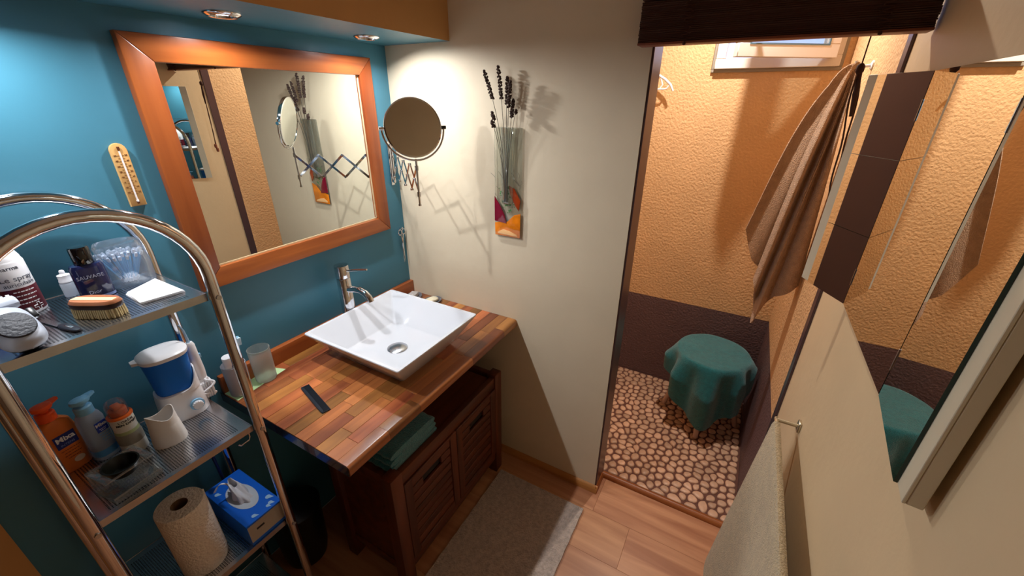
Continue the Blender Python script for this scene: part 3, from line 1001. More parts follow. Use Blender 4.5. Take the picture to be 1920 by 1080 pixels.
tag(obj('bristles', b, mat('pale_bristle', (222, 200, 150), rough=.8), t), kind='stuff')

# nail file / small knife
t = empty('nail_file', (.163, 1.094, Z1), rz=math.atan2(-.119, .022), label='small nail file with dark handle lying on the rack', cat='nail file')
b = BM(); prism(b, [(-.062, -.002), (-.058, -.0055), (.0, -.006), (.0, .006), (-.058, .0055), (-.062, .002)], .0022, .0034, axis=2); obj('blade', b, 'steel', t)
b = BM(); loft(b, [sup(.027, 0, .028, .0065, .0000, 2.4), sup(.027, 0, .031, .0085, .002, 2.4), sup(.027, 0, .030, .008, .005, 2.4), sup(.027, 0, .022, .005, .007, 2.4)]); obj('handle', b, mat('charcoal_handle', (40, 42, 50), rough=.3), t)
b = BM(); box(b, (.018, -.003, .0068), (.040, .003, .0076), bev=.0004); obj('inlay', b, 'steel', t)

# folded napkins
b = BM()
q = [(.287, 1.160), (.355, 1.198), (.362, 1.064), (.284, 1.073)]
for k in range(3):
    o_ = .0015 * k
    prism(b, [(x + (o_ if i < 2 else -o_), y - o_) for i, (x, y) in enumerate(q)], Z1 + .0022 * k, Z1 + .0022 * k + .002, axis=2)
tag(obj('paper_napkin', b, 'paper', smooth=False), 'folded white paper napkin lying flat on the top rack shelf', 'napkin')

# ---------------------------------------------------------------- middle shelf
def pump(t, z, cm_, d=1.0, yaw=0.0):
    c, s = math.cos(yaw), math.sin(yaw)
    b = BM(); solid(b, [(.0165, z), (.0165, z + .018), (.014, z + .021), (.0085, z + .022), (.0085, z + .030)], n=26)
    obj('pump_collar', b, cm_, t)
    b = BM(); lathe(b, [(0, z + .029), (.017, z + .029), (.0185, z + .032), (.017, z + .038), (.010, z + .041), (0, z + .0415)], n=26, sx=1.0, sy=.85)
    pts = [(.010, -.010), (.034, -.0035), (.034, .0035), (.010, .010)]
    prism(b, [(c * x - s * y, s * x + c * y) for x, y in pts], z + .031, z + .0375, axis=2)
    obj('pump_head', b, cm_, t)

px_, py_ = .097, 1.246
t = empty('lotion_bottle', (px_, py_, Z2), rz=facing(px_, py_, .30), label='orange lotion pump bottle with navy label on the rack', cat='bottle')
b = BM()
H_ = .142
loft(b, [sup(0, 0, .029, .018, 0, 2.8), sup(0, 0, .031, .020, .003, 2.8), sup(0, 0, .033, .0215, .06, 2.8), sup(0, 0, .033, .0215, .11, 2.8), sup(0, 0, .030, .020, .128, 2.6), sup(0, 0, .020, .016, .138, 2.2), sup(0, 0, .014, .014, H_, 2)])
obj('bottle_body', b, mat('amber_orange_plastic', (226, 122, 52), rough=.3, trans=.15, ior=1.3), t)
pump(t, H_ - .001, mat('vivid_orange_plastic', (238, 84, 26), rough=.35), yaw=.3)
b = BM(); prism(b, [(-.018, .070), (.020, .070), (.020, .104), (-.018, .104)], -.0222, -.0216, axis=1); obj('label', b, navy, t)
text('print', 'Mixa', .0175, wtxt, t, mtx=Matrix.Translation((.001, -.0224, .092)), bold=.0004)
text('print', 'INTENS', .0075, mat('pale_blue_print', (130, 150, 220), rough=.5), t, mtx=Matrix.Translation((.001, -.0224, .077)))
lines(t, mat('brown_print', (110, 48, 24), rough=.5), None, (.001, .061), (.034, .026, .030, .022), .0075, .0014, y=-.0216)
b = BM(); lathe(b, [(0, 0), (.010, 0), (.010, .0006), (0, .0006)], n=24, sx=1, sy=.8)
o = obj('oval_emblem', b, mat('pale_grey_print', (206, 180, 160), rough=.4), t, loc=(.006, -.0214, .027), rot=(PI / 2, 0, 0))

px_, py_ = .150, 1.222
t = empty('micellar_bottle', (px_, py_, Z2), rz=facing(px_, py_, .45), label='translucent pump bottle with pale blue top on the rack', cat='bottle')
b = BM()
H_ = .132
loft(b, [sup(0, 0, .021, .018, 0, 2.6), sup(0, 0, .0235, .020, .003, 2.6), sup(0, 0, .0235, .020, .112, 2.6), sup(0, 0, .020, .018, .125, 2.3), sup(0, 0, .0155, .0155, H_, 2)])
obj('bottle_body', b, mat('clear_blue_plastic', (214, 226, 244), rough=.15, trans=.6, ior=1.2), t)
pump(t, H_ - .001, mat('sky_blue_plastic', (126, 186, 226), rough=.3), yaw=.2)
b = BM(); prism(b, [(-.008, .077), (.015, .077), (.015, .104), (-.008, .104)], -.0208, -.0202, axis=1); obj('label', b, mat('royal_blue_label', (40, 66, 176), rough=.4), t)
text('print', 'Mixa', .0115, wtxt, t, mtx=Matrix.Translation((.0035, -.0210, .096)), bold=.0003)
lines(t, wtxt, None, (.0035, .084), (.014, .010), .004, .0013, y=-.0208)
b = BM(); loft(b, [sup(0, 0, .0238, .0203, .012, 2.6), sup(0, 0, .0239, .0204, .03, 2.6)], cap=False); obj('blue_band', b, mat('mid_blue_print', (80, 150, 214), rough=.3), t)
lines(t, 'mid_blue_print', None, (.004, .070), (.022, .018, .020, .014), .0065, .0014, y=-.0203)

px_, py_ = .193, 1.186
t = empty('deodorant_spray', (px_, py_, Z2), rz=facing(px_, py_, .25), label='white deodorant can with orange collar and clear cap', cat='can')
b = BM(); lathe(b, [(0, 0), (.0235, 0), (.025, .002), (.025, .050), (.0235, .060), (.0222, .072), (.0228, .086), (.0225, .104), (.0215, .106), (0, .106)], n=36); obj('can_body', b, mat('pearl_white', (222, 222, 216), rough=.3), t)
b = BM(); lathe(b, [(.0236, .060), (.0227, .068), (.0226, .0685)], n=36); obj('green_band', b, mat('pale_green_print', (176, 190, 140), rough=.4), t)
b = BM(); lathe(b, [(.0253, .030), (.0253, .050), (.0237, .0600)], n=36); obj('grey_band', b, mat('warm_grey_print', (150, 146, 136), rough=.4), t)
b = BM(); lathe(b, [(.0225, .104), (.0240, .105), (.0240, .110), (.0180, .111)], n=36); obj('orange_collar', b, mat('collar_orange', (240, 112, 40), rough=.35), t)
b = BM(); solid(b, [(.0165, .110), (.0170, .124), (.0140, .128)], n=30)
box(b, (-.009, -.012, .124), (.009, .010, .137), bev=.004); obj('nozzle', b, mat('nozzle_terracotta', (214, 96, 50), rough=.4), t)
b = BM(); lathe(b, [(.0195, .1112), (.0195, .136), (.0175, .145), (.011, .150), (0, .151)], n=32); obj('clear_cap', b, 'cplast', t)
text('print', "L'ORÉAL", .0085, ktxt, t, cyl=.0229, off=(0, .097))
text('print', 'MEN EXPERT', .0075, ktxt, t, cyl=.0228, off=(0, .0885), bold=.0002)

# white wavy-lipped beaker
px_, py_ = .249, 1.142
t = empty('wavy_beaker', (px_, py_, Z2), rz=facing(px_, py_, -.1), label='matt white plastic beaker with wavy open lip on the rack', cat='beaker')
n = 40
def rg(hx, hy, z, wav=0.0):
    return [(x, y, z + wav * math.sin(2 * math.atan2(y, x) + .6)) for x, y, _ in sup(0, 0, hx, hy, 0, 2.3, n)]
b = BM()
loft(b, [rg(.035, .030, 0), rg(.0355, .0305, .003), rg(.031, .0265, .052), rg(.0305, .0258, .054), rg(.030, .0255, .056), rg(.0285, .024, .083, .010), rg(.027, .0225, .083, .010), rg(.0275, .0228, .056), rg(.029, .0245, .020), rg(.02, .018, .019)])
obj('beaker_body', b, 'whitem', t, ang=50)

# acrylic stand with dark bowl
t = empty('acrylic_stand', (.140, 1.075, Z2), rz=math.radians(8), label='clear acrylic stand holding a dark bowl on the rack', cat='stand')
b = BM(); box(b, (-.046, -.040, 0), (.046, .040, .004), bev=.001); box(b, (-.046, .0365, .004), (.046, .040, .058), bev=.001)
box(b, (-.046, -.036, .0545), (-.0315, .0365, .058), bev=.001); box(b, (.0315, -.036, .0545), (.046, .0365, .058), bev=.001); box(b, (-.0315, -.036, .0545), (.0315, -.0318, .058), bev=.0005); box(b, (-.0315, .0318, .0545), (.0315, .0365, .058), bev=.0005); box(b, (-.046, -.040, .004), (.046, -.037, .016), bev=.001)
obj('acrylic_body', b, 'acryl', t)
t2 = BM(); lathe(t2, [(0, .0285), (.012, .0285), (.024, .036), (.029, .050), (.031, .0588), (.0335, .0590), (.0335, .0602), (.0300, .0602), (.027, .051), (.02, .036), (0, .031)], n=32)
o = obj('dark_bowl', t2, mat('dark_olive_ceramic', (18, 20, 14), rough=.3), loc=(.140, 1.075, Z2)); tag(o, 'small dark olive bowl sitting in the acrylic stand', 'bowl')
o.location = (.140, 1.075, Z2)

# water flosser
px_, py_ = .322, 1.228
wf = empty('water_flosser', (px_, py_, Z2), rz=facing(px_, py_, .12), label='white water flosser with blue tank and light blue dial', cat='water flosser')
b = BM()
loft(b, [sup(0, 0, .050, .044, 0, 3), sup(0, 0, .053, .047, .004, 3), sup(0, 0, .0505, .0445, .060, 3), sup(0, 0, .048, .0415, .082, 3), sup(0, 0, .044, .038, .084, 3)])
# raised front cheek on the right-hand side
def cheek(u, v):
    a = -PI * .50 + PI * .62 * u
    r_ = 1.015
    x, y, _ = sup(0, 0, .0495 * r_, .0435 * r_, 0, 3, 4)[0]
    c_, s_ = math.cos(a), math.sin(a)
    X = .0500 * math.copysign(abs(c_) ** (2 / 3), c_); Y = .0440 * math.copysign(abs(s_) ** (2 / 3), s_)
    top = .084 + .050 * (math.sin(PI * min(1, u * 1.25) / 2) ** 2)
    return Vector((X, Y, .078 + (top - .078) * v))
sheet(b, cheek, 24, 6, thick=.003)
obj('base_body', b, 'white', wf, ang=45)
b = BM()
loft(b, [sup(0, 0, .041, .035, .0845, 3), sup(0, 0, .0435, .0375, .090, 3), sup(0, 0, .047, .0405, .150, 2.8), sup(0, 0, .050, .044, .186, 2.6)])
obj('water_tank', b, mat('blue_tank', (52, 132, 228), rough=.06, trans=.35, ior=1.15), wf)
b = BM()
loft(b, [sup(0, 0, .0515, .0455, .186, 2.6), sup(0, 0, .053, .047, .189, 2.6), sup(0, 0, .053, .047, .196, 2.6), sup(0, 0, .047, .041, .201, 2.6), sup(0, 0, .03, .026, .203, 2.6)])
prism(b, [(-.046, -.016), (-.064, -.008), (-.064, .008), (-.046, .016)], .188, .196, axis=2)
obj('tank_lid', b, 'white', wf)
b = BM(); solid(b, [(.0155, 0), (.0165, .001), (.0165, .006)], n=28); o = obj('dial_ring', b, mat('light_blue_dial', (140, 196, 236), rough=.35), wf, loc=(.022, -.0455, .036), rot=(PI / 2, 0, 0))
b = BM(); solid(b, [(.0115, .006), (.0120, .0065), (.0112, .0135), (.009, .0145)], n=24)
for k in range(14):
    a = 2 * PI * k / 14
    box(b, (.0115 * math.cos(a) - .0008, .0115 * math.sin(a) - .0008, .0065), (.0115 * math.cos(a) + .0008, .0115 * math.sin(a) + .0008, .0135))
obj('dial_knob', b, 'white', wf, loc=(.022, -.0455, .036), rot=(PI / 2, 0, 0))
b = BM(); loft(b, [sup(.062, .012, .012, .011, .070, 2.2, 20), sup(.062, .012, .0135, .0125, .10, 2.2, 20), sup(.062, .012, .012, .011, .150, 2.2, 20), sup(.062, .012, .0115, .0105, .182, 2.2, 20), sup(.062, .012, .008, .007, .190, 2.2, 20)]); obj('handpiece', b, 'white', wf)
b = BM(); tube(b, [(.062, .012, .189), (.062, .012, .200), (.061, .012, .228), (.055, .010, .248)], [.005, .0032, .0024, .0018], 10); obj('jet_tip', b, mat('clear_blue_tip', (190, 220, 244), rough=.1, trans=.5, ior=1.2), wf)
b = BM(); box(b, (.0725, .008, .135), (.0775, .016, .148), bev=.0015); obj('handpiece_button', b, 'light_blue_dial', wf)
b = BM(); box(b, (.045, .0, .060), (.074, .024, .074), bev=.003)
for k in range(5): box(b, (.050 + .0055 * k, -.0065, .012), (.0532 + .0055 * k, -.001, .062), bev=.001)
box(b, (.047, -.003, .010), (.079, .02, .064), bev=.004); obj('hose_cradle', b, 'white', wf)
hp = []
for k in range(40):
    hp.append((.064 + .012 * math.cos(k * .9), -.012 + .010 * math.sin(k * .9), .004 + .0018 * k if k < 30 else .058))
b = BM(); tube(b, [(.062, .012, .072)] + [(.062 + .018 * math.sin(k * .25), -.004 - .014 * math.sin(k * .125), .070 - .0018 * k) for k in range(1, 36)], .0032, 8); obj('hose', b, 'white', wf)

# ---------------------------------------------------------------- lower shelf
t = empty('kitchen_roll', (.200, 1.098, Z3), label='roll of embossed paper towel standing on the lower rack shelf', cat='paper roll')
b = BM()
pr = [(.019, 0), (.052, 0), (.0535, .003), (.0535, .223), (.052, .226), (.019, .226)]
lathe(b, pr + [pr[0]], n=44); obj('paper_body', b, 'kitchenp', t)
b = BM(); lathe(b, [(.0188, .001), (.0188, .2255), (.0180, .2255), (.0180, .001), (.0188, .001)], n=30); obj('core_tube', b, 'card', t)
b = BM(); box(b, (.045, -.004, .002), (.0555, -.0005, .224)); obj('loose_edge', b, 'kitchenp', t)

t = empty('tissue_box', (.339, 1.130, Z3), rz=0, label='blue cardboard tissue box with water drop print', cat='tissue box')
bx, by, bz = .053, .113, .080
b = BM(); box(b, (-bx, -by, 0), (bx, by, bz), bev=.0012, seg=1)
obj('carton', b, mat('vivid_blue_card', (22, 104, 222), rough=.3, var=.04), t)
b = BM(); lathe(b, [(0, bz + .0002), (.034, bz + .0002), (.034, bz + .0007), (0, bz + .0007)], n=40, sy=1.9); obj('oval_opening', b, mat('pale_film', (196, 204, 216), rough=.4), t)
b = BM()
def tis(u, v):
    a = 2 * PI * u
    r_ = (.022 * (1 - v) + .010 * v) * (1 + .35 * math.sin(3 * a + 4 * v) * v + .15 * math.sin(7 * a))
    return Vector((r_ * math.cos(a) * .9 - .006 * v, r_ * 1.7 * math.sin(a) + .030 * v * v, bz + .0008 + .050 * v * (1 + .25 * math.sin(2 * a + 1)) - .004 * v * v))
sheet(b, tis, 48, 14, wrap=True)
def tail(u, v):
    return Vector((-.012 - .034 * u + .004 * math.sin(9 * v), .030 + .006 * (v - .5) * (1 - .6 * u) + .010 * u, bz + .046 + .016 * math.sin(PI * u * .9) - .010 * u * u))
sheet(b, tail, 14, 4); obj('tissue', b, mat('soft_tissue', (226, 228, 236), rough=.95), t, ang=80)
b = BM(); prism(b, [(-bx + .002, .012), (bx - .002, .012), (bx - .002, bz - .006), (-bx + .002, bz - .006)], -by - .0006, -by - .0001, axis=1); obj('end_print', b, mat('silver_grey_print', (176, 168, 158), rough=.4), t)
b = BM(); prism(b, [(-.030, .045), (-.008, .045), (-.008, .052), (-.030, .052)], -by - .0010, -by - .0006, axis=1); obj('dark_mark', b, ktxt, t)
def drop(r_):
    p = []
    for k in range(17):
        a = -PI * .75 + PI * 1.5 * k / 16
        p.append((r_ * math.cos(a), r_ * math.sin(a)))
    p.append((-r_ * 2.3, 0))
    return p
for (dx, dy, r_, a) in ((.038, -.070, .0075, 2.2), (.030, -.094, .006, 2.2), (-.036, .070, .006, 2.2), (.020, -.098, .005, 2.0), (-.02, -.095, .006, 2.4)):
    b = BM(); prism(b, drop(r_), bz + .0001, bz + .0006, axis=2); obj('drop_print', b, mat('pale_drop_print', (170, 210, 244), rough=.3), t, loc=(dx, dy, 0), rot=(0, 0, a))

# blue handled brush standing behind the tissue box
t = empty('long_brush', (.352, 1.266, Z3), label='thin blue handled brush standing behind the tissue box', cat='brush')
b = BM(); tube(b, [(0, 0, .0), (-.002, .004, .12), (-.004, .008, .215)], [.004, .0045, .005], 10); obj('handle', b, mat('dark_blue_handle', (28, 40, 90), rough=.35), t)
b = BM(); tube(b, [(-.004, .008, .215), (-.005, .009, .250), (-.006, .010, .262)], [.0055, .0060, .004], 10); obj('blue_grip', b, mat('bright_blue_grip', (40, 120, 226), rough=.35), t)

# ================================================================ things on the worktop
# green paper sheet
b = BM(); prism(b, [(.452, 1.238), (.628, 1.262), (.612, 1.309), (.450, 1.309)], ZT + .0002, ZT + .0010, axis=2)
tag(obj('green_paper', b, mat('pale_green_paper', (196, 228, 170), rough=.8), smooth=False), 'pale green paper sheet under the cup and glass on the worktop', 'paper')
zp = ZT + .0011
t = empty('toothbrush_cup', (.484, 1.272, zp), label='silver grey plastic cup holding toothpaste and toothbrushes', cat='cup')
b = BM(); lathe(b, [(0, 0), (.029, 0), (.031, .002), (.0335, .108), (.032, .1085), (.0295, .004), (0, .003)], n=36); obj('cup_body', b, mat('silver_grey_plastic', (188, 190, 200), rough=.3, metal=.35), t)
# toothpaste tube
t = empty('toothpaste_tube', (.481, 1.266, zp + .004), rz=facing(.47, 1.26, .15), label='white toothpaste tube standing cap up in the silver cup', cat='tube')
t.rotation_euler = (math.radians(4), math.radians(-4), t.rotation_euler.z)
b = BM(); loft(b, [sup(0, 0, .016, .0012, 0, 2, 24), sup(0, 0, .0165, .007, .05, 2, 24), sup(0, 0, .0165, .013, .105, 2, 24), sup(0, 0, .0145, .0145, .118, 2, 24)]); obj('tube_body', b, 'white', t)
b = BM(); solid(b, [(.0150, .118), (.0155, .119), (.0150, .142), (.0142, .144)], n=26); obj('screw_cap', b, 'white', t)
text('print', 'SENSODYNE', .010, navy, t, mtx=Matrix.Translation((0, -.0135, .088)) @ Matrix.Rotation(math.radians(-78), 4, 'Y'), bold=.0003)
def toothbrush(x, y, tx, ty, c1, c2, label):
    t = empty('toothbrush', (x, y, zp + .004), label=label, cat='toothbrush', group='toothbrushes in the silver cup')
    t.rotation_euler = (ty, tx, 0)
    b = BM(); tube(b, [(0, 0, 0), (0, 0, .06), (0, 0, .11), (0, 0, .15), (0, 0, .185)], [.0045, .005, .0042, .003, .0042], 10); obj('brush_handle', b, c1, t)
    b = BM(); box(b, (-.0055, -.003, .158), (.0055, .0025, .186), bev=.002); obj('brush_head', b, c1, t)
    b = BM()
    for i in range(4):
        for j in range(8): box(b, (-.0045 + .0025 * i, -.013, .160 + .003 * j), (-.0027 + .0025 * i, -.0028, .1622 + .003 * j))
    obj('brush_bristles', b, c2, t)
toothbrush(.487, 1.282, .05, -.02, mat('red_white_handle', (230, 120, 130), rough=.3), 'white', 'toothbrush with pinkish handle standing in the silver cup')
toothbrush(.496, 1.268, .12, -.03, mat('pale_blue_handle', (150, 200, 230), rough=.3), mat('blue_white_bristle', (200, 226, 242), rough=.6), 'toothbrush with pale blue head standing in the silver cup')

t = empty('drinking_glass', (.566, 1.272, zp), label='frosted drinking glass standing on the green paper', cat='glass')
b = BM(); lathe(b, [(0, 0), (.030, 0), (.0315, .002), (.0330, .118), (.0315, .1185), (.0298, .010), (0, .008)], n=40); obj('glass_body', b, 'frost', t)
b = BM(); lathe(b, [(.0331, .112), (.0334, .1185), (.0325, .1195), (.0316, .1185)], n=40); obj('clear_rim', b, 'glass', t)

# comb
t = empty('comb', (.579, 1.037, ZT), rz=math.atan2(.161, .043), label='black pocket comb lying on the worktop', cat='comb')
b = BM(); loft(b, [sup(0, .010, .084, .0048, .0002, 5, 40), sup(0, .010, .085, .0055, .002, 5, 40), sup(0, .010, .083, .004, .0046, 5, 40)]); obj('spine', b, mat('slate_black_plastic', (38, 42, 50), rough=.25), t)
b = BM()
for k in range(58): box(b, (-.079 + .00275 * k, -.013, .0008), (-.0776 + .00275 * k, .006, .0030))
for xx in (-.084, .081): box(b, (xx, -.013, .0005), (xx + .003, .008, .0036))
obj('teeth', b, 'slate_black_plastic', t)

# soap dishes
for (x, y, a, kind) in ((1.278, 1.258, .3, 'pumice'), (1.288, 1.152, -.1, 'soap')):
    t = empty('soap_dish', (x, y, ZT), rz=a, label='grey oval dish holding the grey pumice block' if kind == 'pumice' else 'grey oval dish holding the cream soap bar', cat='soap dish')
    b = BM(); lathe(b, [(0, .001), (.035, .0002), (.040, .002), (.048, .010), (.050, .0125), (.048, .013), (.038, .006), (0, .0045)], n=36, sy=.78); obj('dish_body', b, mat('slate_grey_ceramic', (112, 112, 118), rough=.35), t)
    if kind == 'pumice':
        b = BM(); box(b, (-.032, -.018, .0065), (.032, .018, .026), bev=.004)
        tag(obj('pumice_block', b, mat('pumice_grey', (196, 186, 180), rough=.95, var=.2, vscale=150, bump=.6, bscale=220), loc=(x - .004, y, ZT), rot=(0, 0, .25)), 'pale grey rectangular pumice block in the dish by the corner', 'pumice')
    else:
        b = BM(); loft(b, [sup(0, 0, .024, .015, .0062, 3), sup(0, 0, .030, .020, .011, 3), sup(0, 0, .030, .020, .019, 3), sup(0, 0, .020, .012, .0245, 3)])
        tag(obj('soap_bar', b, mat('cream_soap', (232, 220, 190), rough=.45), loc=(x, y, ZT), rot=(0, 0, -.3)), 'cream coloured bar of soap in the grey dish', 'soap')

# ================================================================ on the blue wall
t = empty('wall_thermometer', (.423, YB, 1.41), label='small wooden thermometer with rounded top on the blue wall', cat='thermometer')
b = BM()
p = [(-.0165, 0), (.0165, 0)] + [(.0165 * math.cos(a), .1335 + .0165 * math.sin(a)) for a in [PI * k / 14 for k in range(15)]]
prism(b, p, -.009, -.001, axis=1, bev=.0015); obj('wooden_plate', b, wood('pale_beech', (222, 178, 116), (204, 154, 92), axis=2, rand=0), t)
b = BM(); tube(b, [(0, -.0100, .014), (0, -.0100, .132)], .0018, 10); lathe(b, [(0, -.004), (.003, -.001), (.003, .002), (0, .005)], n=10, c=(0, -.010, .012)); obj('glass_tube', b, mat('white_tube', (234, 226, 224), rough=.15), t)
b = BM(); box(b, (-.0022, -.0122, .134), (.0022, -.0088, .142)); obj('clip', b, mat('dark_brown_clip', (90, 46, 26), rough=.4), t)
b = BM(); box(b, (-.0022, -.0122, .006), (.0022, -.0088, .014)); obj('clip', b, mat('dark_brown_clip', (90, 46, 26), rough=.4), t)
b = BM()
for k in range(15):
    z = .030 + .0065 * k
    for s in (-1, 1): box(b, (s * .0045 - .002, -.0094, z), (s * .0045 + .002, -.0089, z + .0006))
obj('scale_marks', b, mat('scale_print', (120, 74, 40), rough=.6), t)
for k in range(8):
    for s in (-1, 1): text('scale_number', ('50', '40', '30', '20', '10', '0', '10', '20')[k], .0055, 'scale_print', t, mtx=Matrix.Translation((s * .0105, -.0091, .122 - .0125 * k)))

# extending shaving mirror
MX, MY, MZ = 1.09, .992, 1.573
sm = empty('shaving_mirror', (1.302, YB, 1.33), label='round chrome shaving mirror on a scissor arm by the corner', cat='mirror')
ox, oy, oz = 1.302, YB, 1.33
b = BM(); box(b, (-.010, -.008, -.01), (.010, 0, .17), bev=.003); tube(b, [(0, -.016, .0), (0, -.016, .16)], .0045, 10)
for z in (.008, .152): box(b, (-.006, -.019, z - .006), (.006, -.005, z + .006), bev=.001)
obj('wall_bracket', b, 'chrome', sm)
A = Vector((0, -.018, 0)); Bv = Vector((MX - ox, MY - oy, 0))
nX = 4
zl, zh = .025, .115
def arm(p, q):
    b = BM(); d = (q - p)
    side = Vector((d.y, -d.x, 0)).normalized() * .0012
    upv = d.cross(side).normalized() * .0045
    vs = []
    for s in (p, q):
        for u_, w_ in ((1, 1), (1, -1), (-1, -1), (-1, 1)): vs.append(b.verts.new(s + side * u_ + upv * w_))
    for i in range(4): b.faces.new((vs[i], vs[(i + 1) % 4], vs[4 + (i + 1) % 4], vs[4 + i]))
    b.faces.new(vs[:4]); b.faces.new(vs[4:])
    return obj('scissor_arm', b, 'chrome', sm, smooth=False)
off = Vector((Bv.y, -Bv.x, 0)).normalized() * .0016
rv = BM()
for k in range(nX):
    p0 = A + (Bv - A) * (k / nX); p1 = A + (Bv - A) * ((k + 1) / nX)
    arm(p0 + off + Vector((0, 0, zl)), p1 + off + Vector((0, 0, zh))); arm(p0 - off + Vector((0, 0, zh)), p1 - off + Vector((0, 0, zl)))
    for q in (p0 + Vector((0, 0, zl)), p0 + Vector((0, 0, zh)), (p0 + p1) / 2 + Vector((0, 0, (zl + zh) / 2))):
        tube(rv, [q - off * 3, q + off * 3], .0045, 10)
obj('rivets', rv, 'chrome', sm)
b = BM(); tube(b, [Bv + Vector((0, 0, -.01)), Bv + Vector((0, 0, MZ - .097 - oz))], .0040, 10); solid(b, [(.006, -.016), (.006, -.010)], n=12, c=tuple(Bv)); obj('mirror_post', b, 'chrome', sm)
for z in (zl, zh):
    b = BM(); solid(b, [(.0065, z - .008), (.0065, z + .008)], n=14, c=tuple(Bv)); obj('sleeve', b, 'chrome', sm)
az = math.radians(233)
nrm = Vector((math.cos(az) * .985, math.sin(az) * .985, .17)).normalized()
sd = Vector((-nrm.y, nrm.x, 0)).normalized(); uu = nrm.cross(sd)
hd = bpy.data.objects.new('mirror_head', None); COL.objects.link(hd); hd.parent = sm
mw = Matrix((sd, uu, nrm)).transposed().to_4x4(); mw.translation = Vector((MX - ox, MY - oy, MZ - oz))
hd.matrix_local = mw
RM = .094
b = BM(); lathe(b, [(RM - .004, -.0075), (RM, -.006), (RM + .0005, 0), (RM, .006), (RM - .004, .0075), (RM - .004, -.0075)], n=64); obj('chrome_rim', b, 'chrome', hd)
for s, nm in ((1, 'front_glass'), (-1, 'back_glass')):
    b = BM(); lathe(b, [(0, s * .006), (RM - .004, s * .006), (RM - .004, s * .0015), (0, s * .0015)], n=64); obj(nm, b, 'mirror', hd, ang=30)
b = BM(); tube(b, [((RM + .008) * math.cos(a), (RM + .008) * math.sin(a), 0) for a in [PI + PI * k / 28 for k in range(29)]], .0035, 10); obj('yoke', b, 'chrome', hd)
for s in (-1, 1):
    b = BM(); tube(b, [(s * (RM - .001), 0, 0), (s * (RM + .016), 0, 0)], .006, 12); obj('pivot_knob', b, 'blackgl' if s > 0 else 'chrome', hd)

# scissors on a hook
t = empty('hair_scissors', (1.314, YB, 1.118), label='steel hair scissors hanging on the blue wall by the corner', cat='scissors')
b = BM(); tube(b, [(0, 0, .004), (0, -.014, .004), (0, -.018, .010)], .003, 8); solid(b, [(.008, 0), (.008, .003)], n=16, c=(0, 0, 0)); obj('hook', b, 'chrome', t)
for s in (-1, 1):
    b = BM(); tube(b, [(s * .011 + .010 * math.cos(a), -.011, -.012 + .0125 * math.sin(a)) for a in [2 * PI * k / 20 for k in range(20)]], .0022, 8, closed=True)
    tube(b, [(s * .008, -.011, -.024), (s * .003, -.011, -.045), (-s * .001, -.011, -.062)], [.0022, .003, .003], 8)
    prism(b, [(-s * .004, -.058), (s * .003, -.058), (-s * .001, -.145), (-s * .003, -.162)], -.0118 + .0012 * s, -.0100 + .0012 * s, axis=1)
    obj('scissor_blade', b, 'chrome', t)
b = BM(); tube(b, [(0, -.015, -.062), (0, -.008, -.062)], .004, 12); obj('pivot_screw', b, 'steel', t)

# ================================================================ vase on the cream wall
VY, VZ = .772, 1.166
va = empty('wall_vase', (XC, VY, VZ), label='flat clear glass wall vase with red and orange base on the cream wall', cat='vase')
b = BM(); box(b, (-.010, -.058, 0), (-.002, .058, .405), bev=.003); obj('back_glass', b, 'vglass', va)
b = BM()
def pocket(u, v):
    a = PI * u
    r_ = .021 * (1 if v > .06 else math.sqrt(max(0, 1 - ((.06 - v) / .06) ** 2)))
    return Vector((-.010 - r_ * .85 * math.sin(a), r_ * 1.25 * math.cos(a), .125 + .28 * v))
sheet(b, pocket, 20, 30, thick=.0018); obj('glass_pocket', b, 'vglass', va, ang=60)
def chip(name, pts, m, x0=-.0125, x1=-.0102):
    b = BM(); prism(b, pts, x0, x1, axis=0, bev=.0005); return obj(name, b, m, va)
chip('orange_glass', [(-.056, .003), (.056, .003), (.057, .052), (.030, .058), (.002, .060), (-.030, .092), (-.057, .100)], mat('orange_fused_glass', (238, 132, 22), rough=.08, coat=.6, var=.25, vscale=30), -.0118)
chip('peach_glass', [(-.046, .008), (.044, .010), (.040, .018), (.018, .030), (-.010, .026), (-.040, .016)], mat('peach_fused_glass', (244, 190, 130), rough=.08, coat=.6), -.0132, -.0119)
chip('crimson_glass', [(.057, .060), (.004, .055), (.014, .090), (.036, .128), (.057, .155)], mat('crimson_fused_glass', (128, 14, 44), rough=.06, coat=.6), -.0134, -.0102)
chip('rust_glass', [(-.050, .110), (-.056, .150), (-.030, .192), (-.006, .202), (-.012, .170), (-.034, .130)], mat('rust_fused_glass', (168, 64, 26), rough=.06, coat=.6), -.0134, -.0102)
b = BM()
for k in range(46):
    y, z = rnd.uniform(-.032, .040), rnd.uniform(.085, .200)
    r_ = rnd.uniform(.0015, .0045)
    lathe(b, [(0, 0), (r_, 0), (r_ * .6, .0008), (0, .001)], n=7, c=(y, z, 0))
for v in b.verts: v.co = Vector((-.0103 - v.co.z, v.co.x, v.co.y))
obj('green_specks', b, mat('green_fused_specks', (88, 136, 84), rough=.2), va)
b = BM()
for k in range(30):
    y, z = rnd.uniform(-.055, .055), rnd.uniform(.13, .25)
    a = rnd.uniform(-.9, .9)
    pts = [(-.0106, y, z), (-.0108, y + .012 * math.sin(a), z + .012 * math.cos(a)), (-.0106, y + .02 * math.sin(a + .5), z + .022 * math.cos(a))]
    tube(b, pts, .0005, 4)
obj('etched_threads', b, mat('dark_thread', (74, 60, 54), rough=.5), va)

